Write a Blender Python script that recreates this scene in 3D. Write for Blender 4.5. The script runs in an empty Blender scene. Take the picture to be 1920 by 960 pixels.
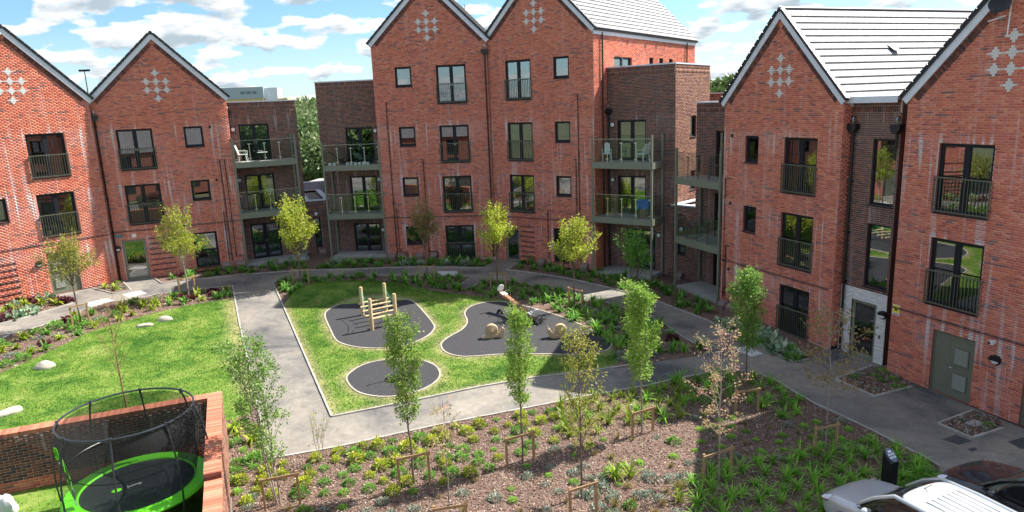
import bpy, bmesh, math, random
import numpy as np
from math import sin, cos, tan, atan2, radians, degrees, pi, sqrt, hypot
from mathutils import Vector, Matrix
from mathutils.geometry import delaunay_2d_cdt

S = bpy.context.scene
COL = S.collection
rnd = random.Random(7)
nr = np.random.default_rng(11)

# ------------------------------------------------------------------ camera
CZ = 9.6246                      # eye height above the datum
FPX, PITCH, ROLL = 1304.1456, radians(12.345), radians(-2.3095)
fw = Vector((0, cos(PITCH), -sin(PITCH))); rt0 = Vector((1, 0, 0)); up0 = rt0.cross(fw)
RT = rt0 * cos(ROLL) + up0 * sin(ROLL); UP = up0 * cos(ROLL) - rt0 * sin(ROLL)
cd = bpy.data.cameras.new('camera'); cam = bpy.data.objects.new('camera', cd); COL.objects.link(cam)
cd.sensor_width = 36; cd.lens = FPX / 1920 * 36; cd.clip_start = .1; cd.clip_end = 6000
m = Matrix((RT, UP, -fw)).transposed().to_4x4(); m.translation = (0, 0, CZ); cam.matrix_world = m
S.camera = cam
S.render.resolution_x = 1024; S.render.resolution_y = 512

# ------------------------------------------------------------------ sky, sun, exposure
SUN_EL, SUN_AZ = radians(47.0), radians(30.0)      # azimuth measured from +x towards +y
sd = Vector((cos(SUN_EL) * cos(SUN_AZ), cos(SUN_EL) * sin(SUN_AZ), sin(SUN_EL)))
W = bpy.data.worlds.new('World'); S.world = W; W.use_nodes = True
wt = W.node_tree; wn = wt.nodes; wl = wt.links
for n in list(wn): wn.remove(n)
def N(t, tree=wt, **kw):
    n = tree.nodes.new(t)
    for k, v in kw.items():
        if k in ('ins',):
            for a, b in v.items(): n.inputs[a].default_value = b
        else: setattr(n, k, v)
    return n
wo = N('ShaderNodeOutputWorld'); bg = N('ShaderNodeBackground')
sky = N('ShaderNodeTexSky', sky_type='NISHITA', sun_disc=False, sun_elevation=SUN_EL, sun_rotation=pi / 2 - SUN_AZ,
        altitude=50, air_density=1.0, dust_density=.6, ozone_density=2.0)
tc = N('ShaderNodeTexCoord'); sp = N('ShaderNodeSeparateXYZ'); wl.new(tc.outputs['Generated'], sp.inputs[0])
zc = N('ShaderNodeMath', operation='MAXIMUM', ins={1: 0.0}); wl.new(sp.outputs[2], zc.inputs[0])
za = N('ShaderNodeMath', operation='ADD', ins={1: 0.30}); wl.new(zc.outputs[0], za.inputs[0])
dx = N('ShaderNodeMath', operation='DIVIDE'); wl.new(sp.outputs[0], dx.inputs[0]); wl.new(za.outputs[0], dx.inputs[1])
dy = N('ShaderNodeMath', operation='DIVIDE'); wl.new(sp.outputs[1], dy.inputs[0]); wl.new(za.outputs[0], dy.inputs[1])
cb = N('ShaderNodeCombineXYZ'); wl.new(dx.outputs[0], cb.inputs[0]); wl.new(dy.outputs[0], cb.inputs[1])
n1 = N('ShaderNodeTexNoise', ins={'Scale': 6.4, 'Detail': 9.0, 'Roughness': .50, 'Distortion': .05}); wl.new(cb.outputs[0], n1.inputs[0])
n2 = N('ShaderNodeTexNoise', ins={'Scale': 1.6, 'Detail': 3.0, 'Roughness': .5}); wl.new(cb.outputs[0], n2.inputs[0])
ad = N('ShaderNodeMath', operation='MULTIPLY_ADD', ins={1: .55}); wl.new(n2.outputs[0], ad.inputs[0]); wl.new(n1.outputs[0], ad.inputs[2])
cr = N('ShaderNodeValToRGB'); cr.color_ramp.elements[0].position = .752; cr.color_ramp.elements[1].position = .82
wl.new(ad.outputs[0], cr.inputs[0])
# darker cloud bases: the same field sampled a little higher up
cb2 = N('ShaderNodeVectorMath', operation='MULTIPLY'); cb2.inputs[1].default_value = (.972, .972, 1); wl.new(cb.outputs[0], cb2.inputs[0])
n3 = N('ShaderNodeTexNoise', ins={'Scale': 6.4, 'Detail': 5.0, 'Roughness': .50, 'Distortion': .05}); wl.new(cb2.outputs[0], n3.inputs[0])
cc = N('ShaderNodeValToRGB'); e = cc.color_ramp.elements
e[0].position = .44; e[0].color = (5.3, 5.3, 5.3, 1); e[1].position = .64; e[1].color = (2.2, 2.65, 3.0, 1)
wl.new(n3.outputs[0], cc.inputs[0])
hz = N('ShaderNodeMapRange', ins={1: 0.0, 2: .11, 3: .50, 4: 0.0}); wl.new(sp.outputs[2], hz.inputs[0])
tint = N('ShaderNodeMixRGB', blend_type='MULTIPLY', ins={0: 1.0, 2: (.52, .68, .78, 1)}); wl.new(sky.outputs[0], tint.inputs[1])
hm = N('ShaderNodeMixRGB', ins={2: (4.3, 4.8, 5.1, 1)}); wl.new(hz.outputs[0], hm.inputs[0]); wl.new(tint.outputs[0], hm.inputs[1])
mx = N('ShaderNodeMixRGB'); wl.new(cr.outputs[0], mx.inputs[0]); wl.new(hm.outputs[0], mx.inputs[1]); wl.new(cc.outputs[0], mx.inputs[2])
wl.new(mx.outputs[0], bg.inputs[0]); bg.inputs[1].default_value = .115; wl.new(bg.outputs[0], wo.inputs[0])
sl = bpy.data.lights.new('sun', 'SUN'); sl.energy = 5.0; sl.angle = radians(.53); sl.color = (1, .955, .88)
so = bpy.data.objects.new('sun', sl); COL.objects.link(so); so.rotation_euler = sd.to_track_quat('Z', 'Y').to_euler(); so.location = (30, 20, 40)
vs = S.view_settings; vs.view_transform = 'Standard'; vs.look = 'None'; vs.exposure = 1.06; vs.gamma = 1
S.render.engine = 'CYCLES'
S.cycles.max_bounces = 8; S.cycles.transparent_max_bounces = 16; S.cycles.diffuse_bounces = 3; S.cycles.glossy_bounces = 3

# ------------------------------------------------------------------ survey helpers: ground slope and sight lines
GX, GY = -0.0266866, 0.0074926
def gz(x, y): return GX * min(max(x, -34), 20) + GY * min(max(y, -2), 62)
def ray(px, py): return fw * FPX + RT * (px - 960) - UP * (py - 480)
def gp(px, py, h=0.0):
    d = ray(px, py); s = (CZ - h) / (GX * d.x + GY * d.y - d.z); return (d.x * s, d.y * s)
def zp(px, py, z):
    d = ray(px, py); s = (z - CZ) / d.z; return (d.x * s, d.y * s)
def g3(px, py, h=0.0):
    x, y = gp(px, py); return Vector((x, y, gz(x, y) + h))
def to_px(v):
    d = Vector(v) - Vector((0, 0, CZ)); k = d.dot(fw)
    if k <= .1: return (-1e6, -1e6)
    return (960 + FPX * d.dot(RT) / k, 480 - FPX * d.dot(UP) / k)

# ------------------------------------------------------------------ object helpers
def obj(name, me, parent=None, loc=None, rot=None, kind=None, label=None):
    o = bpy.data.objects.new(name, me); COL.objects.link(o)
    if parent: o.parent = parent
    if loc is not None: o.location = loc
    if rot is not None: o.rotation_euler = rot
    if kind: o['kind'] = kind
    if label: o['label'] = label
    return o
def tag(o, label, cat, group=None):
    o['label'] = label; o['category'] = cat
    if group: o['group'] = group
    return o
def thing(name, label, cat, loc=(0, 0, 0), rz=0, group=None, rot=None):
    o = obj(name, None, loc=loc, rot=rot or (0, 0, rz)); o.empty_display_size = .2
    return tag(o, label, cat, group)
def copy_tree(o, parent=None):
    c = o.copy(); COL.objects.link(c); c.parent = parent
    for ch in list(o.children): copy_tree(ch, c)
    return c

class MB:
    def __init__(s): s.v = []; s.f = []; s.m = []; s.sm = []
    def add(s, vs, fs, mi=0, sm=False):
        k = len(s.v); s.v += [tuple(p) for p in vs]
        for f in fs: s.f.append(tuple(i + k for i in f)); s.m.append(mi); s.sm.append(sm)
    def box(s, x0, x1, y0, y1, z0, z1, mi=0, M=None):
        vs = [(x, y, z) for x in (x0, x1) for y in (y0, y1) for z in (z0, z1)]
        if M is not None: vs = [M @ Vector(p) for p in vs]
        s.add(vs, [(0, 1, 3, 2), (4, 6, 7, 5), (0, 4, 5, 1), (2, 3, 7, 6), (0, 2, 6, 4), (1, 5, 7, 3)], mi)
    def bar(s, a, b, w, h, mi=0):
        a = Vector(a); b = Vector(b); d = b - a; L = d.length
        q = d.to_track_quat('X', 'Z').to_matrix().to_4x4(); q.translation = a
        s.box(0, L, -w / 2, w / 2, -h / 2, h / 2, mi, q)
    def tube(s, pts, r, n=6, mi=0, caps=True, closed=False):
        pts = [Vector(p) for p in pts]; R = r if isinstance(r, (list, tuple)) else [r] * len(pts)
        vs = []; N_ = len(pts)
        for i, p in enumerate(pts):
            a = pts[(i - 1) % N_] if (i or closed) else pts[0]; b = pts[(i + 1) % N_] if (i < N_ - 1 or closed) else pts[-1]
            d = (b - a).normalized(); u = d.cross(Vector((0, 0, 1)))
            if u.length < .05: u = d.cross(Vector((0, 1, 0)))
            u.normalize(); w = d.cross(u)
            for k in range(n):
                t = 2 * pi * k / n; vs.append(p + (u * cos(t) + w * sin(t)) * R[i])
        fs = []
        for i in range(N_ if closed else N_ - 1):
            for k in range(n):
                j = (i + 1) % N_
                fs.append((i * n + k, j * n + k, j * n + (k + 1) % n, i * n + (k + 1) % n))
        if caps and not closed: fs.append(tuple(range(n))); fs.append(tuple(range((N_ - 1) * n, N_ * n))[::-1])
        s.add(vs, fs, mi, True)
    def lathe(s, prof, n=16, M=None, mi=0, sx=1, sy=1, caps=True):
        vs = []
        for r, z in prof:
            for k in range(n):
                t = 2 * pi * k / n; p = Vector((r * cos(t) * sx, r * sin(t) * sy, z)); vs.append(M @ p if M is not None else p)
        fs = [(i * n + k, i * n + (k + 1) % n, (i + 1) * n + (k + 1) % n, (i + 1) * n + k) for i in range(len(prof) - 1) for k in range(n)]
        if caps and prof[0][0] > 1e-4: fs.append(tuple(range(n))[::-1])
        if caps and prof[-1][0] > 1e-4: fs.append(tuple(range((len(prof) - 1) * n, len(prof) * n)))
        s.add(vs, fs, mi, True)
    def prism(s, pts, lo, hi, M=None, mi=0):
        """outline pts (a,b) extruded between lo and hi along the third axis"""
        n = len(pts); vs = [(a, b, lo) for a, b in pts] + [(a, b, hi) for a, b in pts]
        if M is not None: vs = [M @ Vector(p) for p in vs]
        s.add(vs, [tuple(range(n))[::-1], tuple(range(n, 2 * n))] + [(i, (i + 1) % n, (i + 1) % n + n, i + n) for i in range(n)], mi)
    def mesh(s, name, mats):
        me = bpy.data.meshes.new(name); me.from_pydata(s.v, [], s.f)
        for m_ in (mats if isinstance(mats, (list, tuple)) else [mats]): me.materials.append(m_)
        me.polygons.foreach_set('material_index', s.m); me.polygons.foreach_set('use_smooth', s.sm); me.update()
        if any(s.sm):
            try: me.set_sharp_from_angle(angle=radians(40))
            except Exception: pass
        return me
    def build(s, name, mats, parent=None, **kw): return obj(name, s.mesh(name, mats), parent, **kw)

def fast_mesh(name, V, F, mat, attrs=None, smooth=False):
    """V (n,3), F (m,k) arrays; attrs {name:(type,array per vertex)}"""
    V = np.asarray(V, np.float32); F = np.asarray(F, np.int32); me = bpy.data.meshes.new(name)
    me.vertices.add(len(V)); me.vertices.foreach_set('co', V.ravel())
    k = F.shape[1]; me.loops.add(F.size); me.loops.foreach_set('vertex_index', F.ravel())
    me.polygons.add(len(F)); me.polygons.foreach_set('loop_start', np.arange(0, F.size, k, dtype=np.int32))
    me.update(calc_edges=True)
    for a, (t, arr) in (attrs or {}).items():
        at = me.attributes.new(a, t, 'POINT'); arr = np.asarray(arr, np.float32)
        at.data.foreach_set('color' if t == 'FLOAT_COLOR' else 'value', arr.ravel())
    me.materials.append(mat)
    if smooth: me.polygons.foreach_set('use_smooth', np.ones(len(F), bool))
    return me

# ------------------------------------------------------------------ materials
def new_mat(name):
    m_ = bpy.data.materials.new(name); m_.use_nodes = True; t = m_.node_tree; b = t.nodes['Principled BSDF']; return m_, t, b
def mat(name, c, rough=.6, c2=None, scale=6, metal=0, bump=0, bscale=40, spec=.5, detail=4, lo=.35, hi=.65, stretch=None):
    m_, t, b = new_mat(name); b.inputs['Roughness'].default_value = rough; b.inputs['Metallic'].default_value = metal
    b.inputs['Specular IOR Level'].default_value = spec; b.inputs['Base Color'].default_value = (*c, 1)
    if c2 is not None or bump:
        tc_ = N('ShaderNodeTexCoord', t); src = tc_.outputs['Object']
        if stretch:
            mp = N('ShaderNodeMapping', t); mp.inputs['Scale'].default_value = stretch; t.links.new(src, mp.inputs[0]); src = mp.outputs[0]
    if c2 is not None:
        no = N('ShaderNodeTexNoise', t, ins={'Scale': scale, 'Detail': detail, 'Roughness': .6}); t.links.new(src, no.inputs[0])
        r = N('ShaderNodeValToRGB', t); r.color_ramp.elements[0].position = lo; r.color_ramp.elements[1].position = hi
        r.color_ramp.elements[0].color = (*c, 1); r.color_ramp.elements[1].color = (*c2, 1)
        t.links.new(no.outputs[0], r.inputs[0]); t.links.new(r.outputs[0], b.inputs['Base Color'])
    if bump:
        nb = N('ShaderNodeTexNoise', t, ins={'Scale': bscale, 'Detail': 4.0}); t.links.new(src, nb.inputs[0])
        bp = N('ShaderNodeBump', t, ins={'Strength': bump, 'Distance': .02}); t.links.new(nb.outputs[0], bp.inputs['Height']); t.links.new(bp.outputs[0], b.inputs['Normal'])
    return m_

def brick_mat(name, rough=.85):
    """colour of each brick is on the mesh; salt bloom runs down in thin streaks where 'st' says so"""
    m_, t, b = new_mat(name); L = t.links; b.inputs['Roughness'].default_value = rough; b.inputs['Specular IOR Level'].default_value = .25
    at = N('ShaderNodeAttribute', t, attribute_name='bc'); st = N('ShaderNodeAttribute', t, attribute_name='st')
    tc_ = N('ShaderNodeTexCoord', t); geo = N('ShaderNodeNewGeometry', t)
    no = N('ShaderNodeTexNoise', t, ins={'Scale': 26.0, 'Detail': 3.0}); L.new(geo.outputs['Position'], no.inputs[0])
    mr = N('ShaderNodeMapRange', t, ins={1: .3, 2: .7, 3: .86, 4: 1.14}); L.new(no.outputs[0], mr.inputs[0])
    mu = N('ShaderNodeMixRGB', t, blend_type='MULTIPLY', ins={0: 1.0}); L.new(at.outputs['Color'], mu.inputs[1]); L.new(mr.outputs[0], mu.inputs[2])
    # patches of pale bloom
    pn = N('ShaderNodeTexNoise', t, ins={'Scale': .55, 'Detail': 5.0, 'Roughness': .65}); L.new(geo.outputs['Position'], pn.inputs[0])
    pr = N('ShaderNodeMapRange', t, ins={1: .44, 2: .74, 3: .02, 4: .36}); L.new(pn.outputs[0], pr.inputs[0])
    pf = N('ShaderNodeMath', t, operation='MULTIPLY'); L.new(pr.outputs[0], pf.inputs[0]); L.new(st.outputs['Fac'], pf.inputs[1])
    # streaks
    mp = N('ShaderNodeMapping', t); mp.inputs['Scale'].default_value = (5.2, 5.2, .24); L.new(geo.outputs['Position'], mp.inputs[0])
    sn = N('ShaderNodeTexNoise', t, ins={'Scale': 1.0, 'Detail': 2.0, 'Roughness': .5}); L.new(mp.outputs[0], sn.inputs[0])
    sr = N('ShaderNodeMapRange', t, ins={1: .575, 2: .65, 3: 0, 4: .98}); L.new(sn.outputs[0], sr.inputs[0])
    sf = N('ShaderNodeMath', t, operation='MULTIPLY'); L.new(sr.outputs[0], sf.inputs[0]); L.new(st.outputs['Fac'], sf.inputs[1])
    fn = N('ShaderNodeTexNoise', t, ins={'Scale': 14.0, 'Detail': 3.0}); L.new(geo.outputs['Position'], fn.inputs[0])
    fr_ = N('ShaderNodeMapRange', t, ins={1: .3, 2: .6, 3: .55, 4: 1}); L.new(fn.outputs[0], fr_.inputs[0])
    sm = N('ShaderNodeMath', t, operation='MAXIMUM'); L.new(pf.outputs[0], sm.inputs[0]); L.new(sf.outputs[0], sm.inputs[1])
    s2 = N('ShaderNodeMath', t, operation='MULTIPLY'); L.new(sm.outputs[0], s2.inputs[0]); L.new(fr_.outputs[0], s2.inputs[1])
    mx_ = N('ShaderNodeMixRGB', t, ins={2: (.74, .68, .69, 1)}); L.new(s2.outputs[0], mx_.inputs[0]); L.new(mu.outputs[0], mx_.inputs[1])
    L.new(mx_.outputs[0], b.inputs['Base Color'])
    bp = N('ShaderNodeBump', t, ins={'Strength': .35, 'Distance': .01}); L.new(no.outputs[0], bp.inputs['Height']); L.new(bp.outputs[0], b.inputs['Normal'])
    return m_

def leaf_mat(name, c1, c2, c3, trans=.3, rough=.5):
    m_, t, b = new_mat(name); L = t.links; b.inputs['Roughness'].default_value = rough; b.inputs['Specular IOR Level'].default_value = .35
    at = N('ShaderNodeAttribute', t, attribute_name='lc')
    r = N('ShaderNodeValToRGB', t); r.color_ramp.elements.new(.5)
    for k, c in enumerate((c1, c2, c3)): r.color_ramp.elements[k].color = (*c, 1); r.color_ramp.elements[k].position = (0, .5, 1)[k]
    oi = N('ShaderNodeObjectInfo', t); mr = N('ShaderNodeMapRange', t, ins={3: .82, 4: 1.18}); L.new(oi.outputs['Random'], mr.inputs[0])
    L.new(at.outputs['Fac'], r.inputs[0])
    mu = N('ShaderNodeMixRGB', t, blend_type='MULTIPLY', ins={0: 1.0}); L.new(r.outputs[0], mu.inputs[1]); L.new(mr.outputs[0], mu.inputs[2])
    L.new(mu.outputs[0], b.inputs['Base Color'])
    tr = N('ShaderNodeBsdfTranslucent', t); L.new(mu.outputs[0], tr.inputs[0])
    ms = N('ShaderNodeMixShader', t, ins={0: trans}); L.new(b.outputs[0], ms.inputs[1]); L.new(tr.outputs[0], ms.inputs[2])
    L.new(ms.outputs[0], t.nodes['Material Output'].inputs[0]); return m_

def glass_mat(name, tint=(.55, .62, .62), refl=.22, rough=.0, spread=.75):
    m_, t, b = new_mat(name); L = t.links; t.nodes.remove(b)
    tr = N('ShaderNodeBsdfTransparent', t); tr.inputs[0].default_value = (*tint, 1)
    gl = N('ShaderNodeBsdfGlossy', t); gl.inputs['Roughness'].default_value = rough; gl.inputs[0].default_value = (.95, .97, 1, 1)
    fr = N('ShaderNodeFresnel', t, ins={0: 1.5}); ma = N('ShaderNodeMath', t, operation='MULTIPLY_ADD', ins={1: spread, 2: refl}); L.new(fr.outputs[0], ma.inputs[0])
    ms = N('ShaderNodeMixShader', t); L.new(ma.outputs[0], ms.inputs[0]); L.new(tr.outputs[0], ms.inputs[1]); L.new(gl.outputs[0], ms.inputs[2])
    L.new(ms.outputs[0], t.nodes['Material Output'].inputs[0]); return m_

M = {}
M['brick'] = brick_mat('brick')
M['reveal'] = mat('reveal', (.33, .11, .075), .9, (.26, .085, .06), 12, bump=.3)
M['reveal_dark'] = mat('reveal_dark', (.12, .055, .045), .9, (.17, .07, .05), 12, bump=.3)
M['frame'] = mat('frame', (.014, .016, .022), .5, spec=.25)
M['glass'] = glass_mat('glass', refl=.20)
M['balglass'] = glass_mat('balglass', (.88, .94, .91), .0, spread=.4)
M['room'] = mat('room', (.11, .11, .115), .9, (.07, .07, .075), 1.2)
M['curtain'] = mat('curtain', (.62, .60, .57), .9, (.5, .49, .47), 3)
M['curtain_teal'] = mat('curtain_teal', (.16, .33, .42), .9, (.12, .26, .35), 3)
M['rail'] = mat('rail', (.115, .12, .085), .5)
M['olive'] = mat('olive', (.20, .215, .16), .5, (.22, .235, .175), 2)
M['olive_door'] = mat('olive_door', (.17, .18, .13), .45, (.185, .195, .14), 1.5)
M['louvre'] = mat('louvre', (.30, .31, .25), .45)
M['white'] = mat('white', (.72, .75, .82), .5, (.64, .67, .74), 3)
M['stone'] = mat('stone', (.72, .70, .68), .8, (.64, .62, .60), 5)
M['pale'] = mat('pale', (.60, .56, .52), .85, (.52, .48, .44), 9, bump=.2)
M['black'] = mat('black', (.012, .012, .014), .35)
M['verge'] = mat('verge', (.022, .026, .034), .45)
M['tile'] = mat('tile', (.30, .295, .30), .68, (.20, .195, .20), 2.6, bump=.15, bscale=30, spec=.6)
M['tile_dark'] = mat('tile_dark', (.16, .14, .14), .6, (.12, .11, .11), 2)
M['gravel'] = mat('gravel', (.40, .35, .31), .9, (.22, .19, .17), 40, bump=.8, bscale=50)
_m, _t, _b = new_mat('asphalt'); _g = N('ShaderNodeNewGeometry', _t); _L = _t.links
def _nz(sc, de, ro, di=0): q_ = N('ShaderNodeTexNoise', _t, ins={'Scale': sc, 'Detail': de, 'Roughness': ro, 'Distortion': di}); _L.new(_g.outputs['Position'], q_.inputs[0]); return q_
_a = _nz(.33, 9.0, .62, .6); _r = N('ShaderNodeValToRGB', _t); _e = _r.color_ramp.elements; _e[0].position = .33; _e[0].color = (.085, .084, .088, 1); _e[1].position = .62; _e[1].color = (.29, .255, .212, 1); _x = _e.new(.45); _x.color = (.195, .178, .158, 1); _L.new(_a.outputs[0], _r.inputs[0])
_s = _nz(1.7, 8.0, .75, 1.2); _sr = N('ShaderNodeMapRange', _t, ins={1: .35, 2: .68, 3: .80, 4: 1.22}); _L.new(_s.outputs[0], _sr.inputs[0]); _f = _nz(85.0, 2.0, .6); _fr = N('ShaderNodeMapRange', _t, ins={1: .35, 2: .65, 3: .80, 4: 1.2}); _L.new(_f.outputs[0], _fr.inputs[0])
_p = N('ShaderNodeMath', _t, operation='MULTIPLY'); _L.new(_sr.outputs[0], _p.inputs[0]); _L.new(_fr.outputs[0], _p.inputs[1]); _q = N('ShaderNodeMixRGB', _t, blend_type='MULTIPLY', ins={0: 1.0}); _L.new(_r.outputs[0], _q.inputs[1]); _L.new(_p.outputs[0], _q.inputs[2]); _L.new(_q.outputs[0], _b.inputs['Base Color'])
_b.inputs['Roughness'].default_value = .85; _bp = N('ShaderNodeBump', _t, ins={'Strength': .4, 'Distance': .01}); _L.new(_f.outputs[0], _bp.inputs['Height']); _L.new(_bp.outputs[0], _b.inputs['Normal']); M['asphalt'] = _m
M['mulch'] = mat('mulch', (.10, .058, .042), .95, (.25, .15, .115), 14, bump=1.0, bscale=36, detail=8)
M['concrete'] = mat('concrete', (.42, .41, .38), .8, (.34, .33, .30), 3, bump=.3)
M['kerb'] = mat('kerb', (.50, .475, .43), .8, (.34, .32, .28), 3, bump=.3)
M['timber'] = mat('timber', (.47, .30, .15), .7, (.34, .21, .10), 5, bump=.4, bscale=30, stretch=(6, 6, 1))
M['log'] = mat('log', (.66, .50, .29), .7, (.50, .36, .19), 5, bump=.4, bscale=25)
M['log_brown'] = mat('log_brown', (.42, .21, .11), .7, (.30, .14, .07), 4, bump=.3)
M['carved'] = mat('carved', (.60, .45, .26), .65, (.48, .34, .19), 7, bump=.4, bscale=20)
M['meter'] = mat('meter', (.25, .17, .155), .6, (.22, .15, .135), 4)
M['bark'] = mat('bark', (.22, .16, .12), .9, (.12, .085, .065), 20, bump=.6, bscale=40, stretch=(1, 1, .3))
M['bark_pale'] = mat('bark_pale', (.42, .36, .31), .85, (.26, .21, .17), 18, bump=.5, bscale=40, stretch=(1, 1, .3))
M['bark_birch'] = mat('bark_birch', (.33, .20, .10), .8, (.22, .13, .07), 18, bump=.5)
M['rock'] = mat('rock', (.60, .54, .44), .9, (.42, .37, .29), 4, bump=.8, bscale=8, detail=8)
M['steel'] = mat('steel', (.55, .55, .54), .25, metal=1)
M['lamp_white'] = mat('lamp_white', (.85, .85, .85), .4)
M['plastic_white'] = mat('plastic_white', (.8, .8, .78), .4)
M['tyre'] = mat('tyre', (.02, .02, .022), .8, bump=.3)
M['slab_white'] = mat('slab_white', (.62, .64, .62), .8, (.5, .52, .5), 3, bump=.2)
M['rope_green'] = mat('rope_green', (.02, .36, .2), .6)
M['darkmetal'] = mat('darkmetal', (.05, .055, .06), .6, (.08, .085, .09), 9, bump=.3)
M['lime'] = mat('lime', (.20, .86, .03), .4, (.15, .74, .02), 2)
M['mat_black'] = mat('mat_black', (.02, .026, .03), .55, (.03, .037, .042), 2)
M['tpole'] = mat('tpole', (.03, .034, .042), .4, spec=.6)
M['rub_edge'] = mat('rub_edge', (.52, .47, .39), .85, (.38, .34, .27), 3, bump=.2)
# net: open mesh seen through
_m, _t, _b = new_mat('net'); _b.inputs['Base Color'].default_value = (.012, .013, .015, 1); _b.inputs['Roughness'].default_value = .8
_tr = N('ShaderNodeBsdfTransparent', _t); _ms = N('ShaderNodeMixShader', _t, ins={0: .58}); _t.links.new(_tr.outputs[0], _ms.inputs[1]); _t.links.new(_b.outputs[0], _ms.inputs[2])
_t.links.new(_ms.outputs[0], _t.nodes['Material Output'].inputs[0]); M['net'] = _m
# rubber crumb: dark with pale flecks
_m, _t, _b = new_mat('rubber'); _tc = N('ShaderNodeTexCoord', _t); _v = N('ShaderNodeTexVoronoi', _t, ins={'Scale': 28.0}); _t.links.new(_tc.outputs['Object'], _v.inputs[0])
_r = N('ShaderNodeValToRGB', _t); _e = _r.color_ramp.elements; _e[0].position = 0; _e[0].color = (.026, .026, .029, 1); _e[1].position = .93; _e[1].color = (.052, .050, .055, 1)
_x = _r.color_ramp.elements.new(1.0); _x.color = (.22, .2, .2, 1)
_t.links.new(_v.outputs['Color'], _r.inputs[0]); _t.links.new(_r.outputs[0], _b.inputs['Base Color']); _b.inputs['Roughness'].default_value = .85
_n = N('ShaderNodeTexNoise', _t, ins={'Scale': 60.0, 'Detail': 3.0}); _t.links.new(_tc.outputs['Object'], _n.inputs[0])
_bp = N('ShaderNodeBump', _t, ins={'Strength': .7, 'Distance': .02}); _t.links.new(_n.outputs[0], _bp.inputs['Height']); _t.links.new(_bp.outputs[0], _b.inputs['Normal']); M['rubber'] = _m
# turf under the blades, and the blades themselves: colour by patches plus a 'dry' attribute worn along the edges
def turf(name, trans=0):
    m_, t, b = new_mat(name); L = t.links; geo = N('ShaderNodeNewGeometry', t); at = N('ShaderNodeAttribute', t, attribute_name='dry')
    b.inputs['Roughness'].default_value = .8; b.inputs['Specular IOR Level'].default_value = .2
    a = N('ShaderNodeTexNoise', t, ins={'Scale': .75, 'Detail': 10.0, 'Roughness': .68, 'Distortion': .5}); L.new(geo.outputs['Position'], a.inputs[0])
    r = N('ShaderNodeValToRGB', t); e_ = r.color_ramp.elements; e_[0].position = .36; e_[0].color = (.050, .135, .016, 1); e_[1].position = .64; e_[1].color = (.25, .31, .075, 1)
    x_ = e_.new(.5); x_.color = (.135, .235, .032, 1); L.new(a.outputs[0], r.inputs[0])
    c = N('ShaderNodeTexNoise', t, ins={'Scale': 9.0, 'Detail': 5.0, 'Roughness': .7}); L.new(geo.outputs['Position'], c.inputs[0])
    am = N('ShaderNodeMath', t, operation='ADD', ins={1: -.5}); L.new(c.outputs[0], am.inputs[0])
    mm = N('ShaderNodeMath', t, operation='MULTIPLY_ADD', ins={1: 1.1}); L.new(am.outputs[0], mm.inputs[0]); L.new(at.outputs['Fac'], mm.inputs[2])
    cl = N('ShaderNodeMapRange', t, ins={1: .28, 2: .95, 3: 0, 4: .9}); L.new(mm.outputs[0], cl.inputs[0])
    mx_ = N('ShaderNodeMixRGB', t, ins={2: (.44, .37, .20, 1)}); L.new(cl.outputs[0], mx_.inputs[0]); L.new(r.outputs[0], mx_.inputs[1])
    L.new(mx_.outputs[0], b.inputs['Base Color'])
    if trans:
        tr = N('ShaderNodeBsdfTranslucent', t); L.new(mx_.outputs[0], tr.inputs[0]); ms = N('ShaderNodeMixShader', t, ins={0: trans})
        L.new(b.outputs[0], ms.inputs[1]); L.new(tr.outputs[0], ms.inputs[2]); L.new(ms.outputs[0], t.nodes['Material Output'].inputs[0])
    else:
        bp = N('ShaderNodeBump', t, ins={'Strength': .6, 'Distance': .04}); L.new(c.outputs[0], bp.inputs['Height']); L.new(bp.outputs[0], b.inputs['Normal'])
    return m_
M['turf'] = turf('turf'); M['blade'] = turf('blade', .25)
_m, _t, _b = new_mat('chip'); _a = N('ShaderNodeAttribute', _t, attribute_name='bc'); _t.links.new(_a.outputs['Color'], _b.inputs['Base Color']); _b.inputs['Roughness'].default_value = .9; M['chip'] = _m
M['far_ground'] = mat('far_ground', (.06, .085, .03), .95, (.13, .125, .06), .03, detail=8)

# ------------------------------------------------------------------ brickwork
RED = [((.68, .195, .112), .46), ((.60, .155, .098), .27), ((.72, .25, .150), .16), ((.47, .115, .075), .08), ((.30, .14, .12), .03)]
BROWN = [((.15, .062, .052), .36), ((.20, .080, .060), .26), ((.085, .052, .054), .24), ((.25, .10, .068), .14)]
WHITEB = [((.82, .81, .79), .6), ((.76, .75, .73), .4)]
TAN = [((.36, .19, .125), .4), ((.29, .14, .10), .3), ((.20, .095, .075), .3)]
MORTAR = {'red': (.66, .42, .35), 'brown': (.55, .44, .36), 'white': (.62, .62, .6), 'tan': (.45, .33, .26)}
PAL = {'red': RED, 'brown': BROWN, 'white': WHITEB, 'tan': TAN}
def pick(pal, n):
    c = np.array([p[0] for p in pal]); w = np.array([p[1] for p in pal]); w = w / w.sum()
    k = nr.choice(len(pal), n, p=w); out = c[k] * nr.uniform(.92, 1.09, (n, 1)) * nr.uniform(.98, 1.02, (n, 3))
    return out
CO, BL, JT = .075, .225, .014
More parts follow.
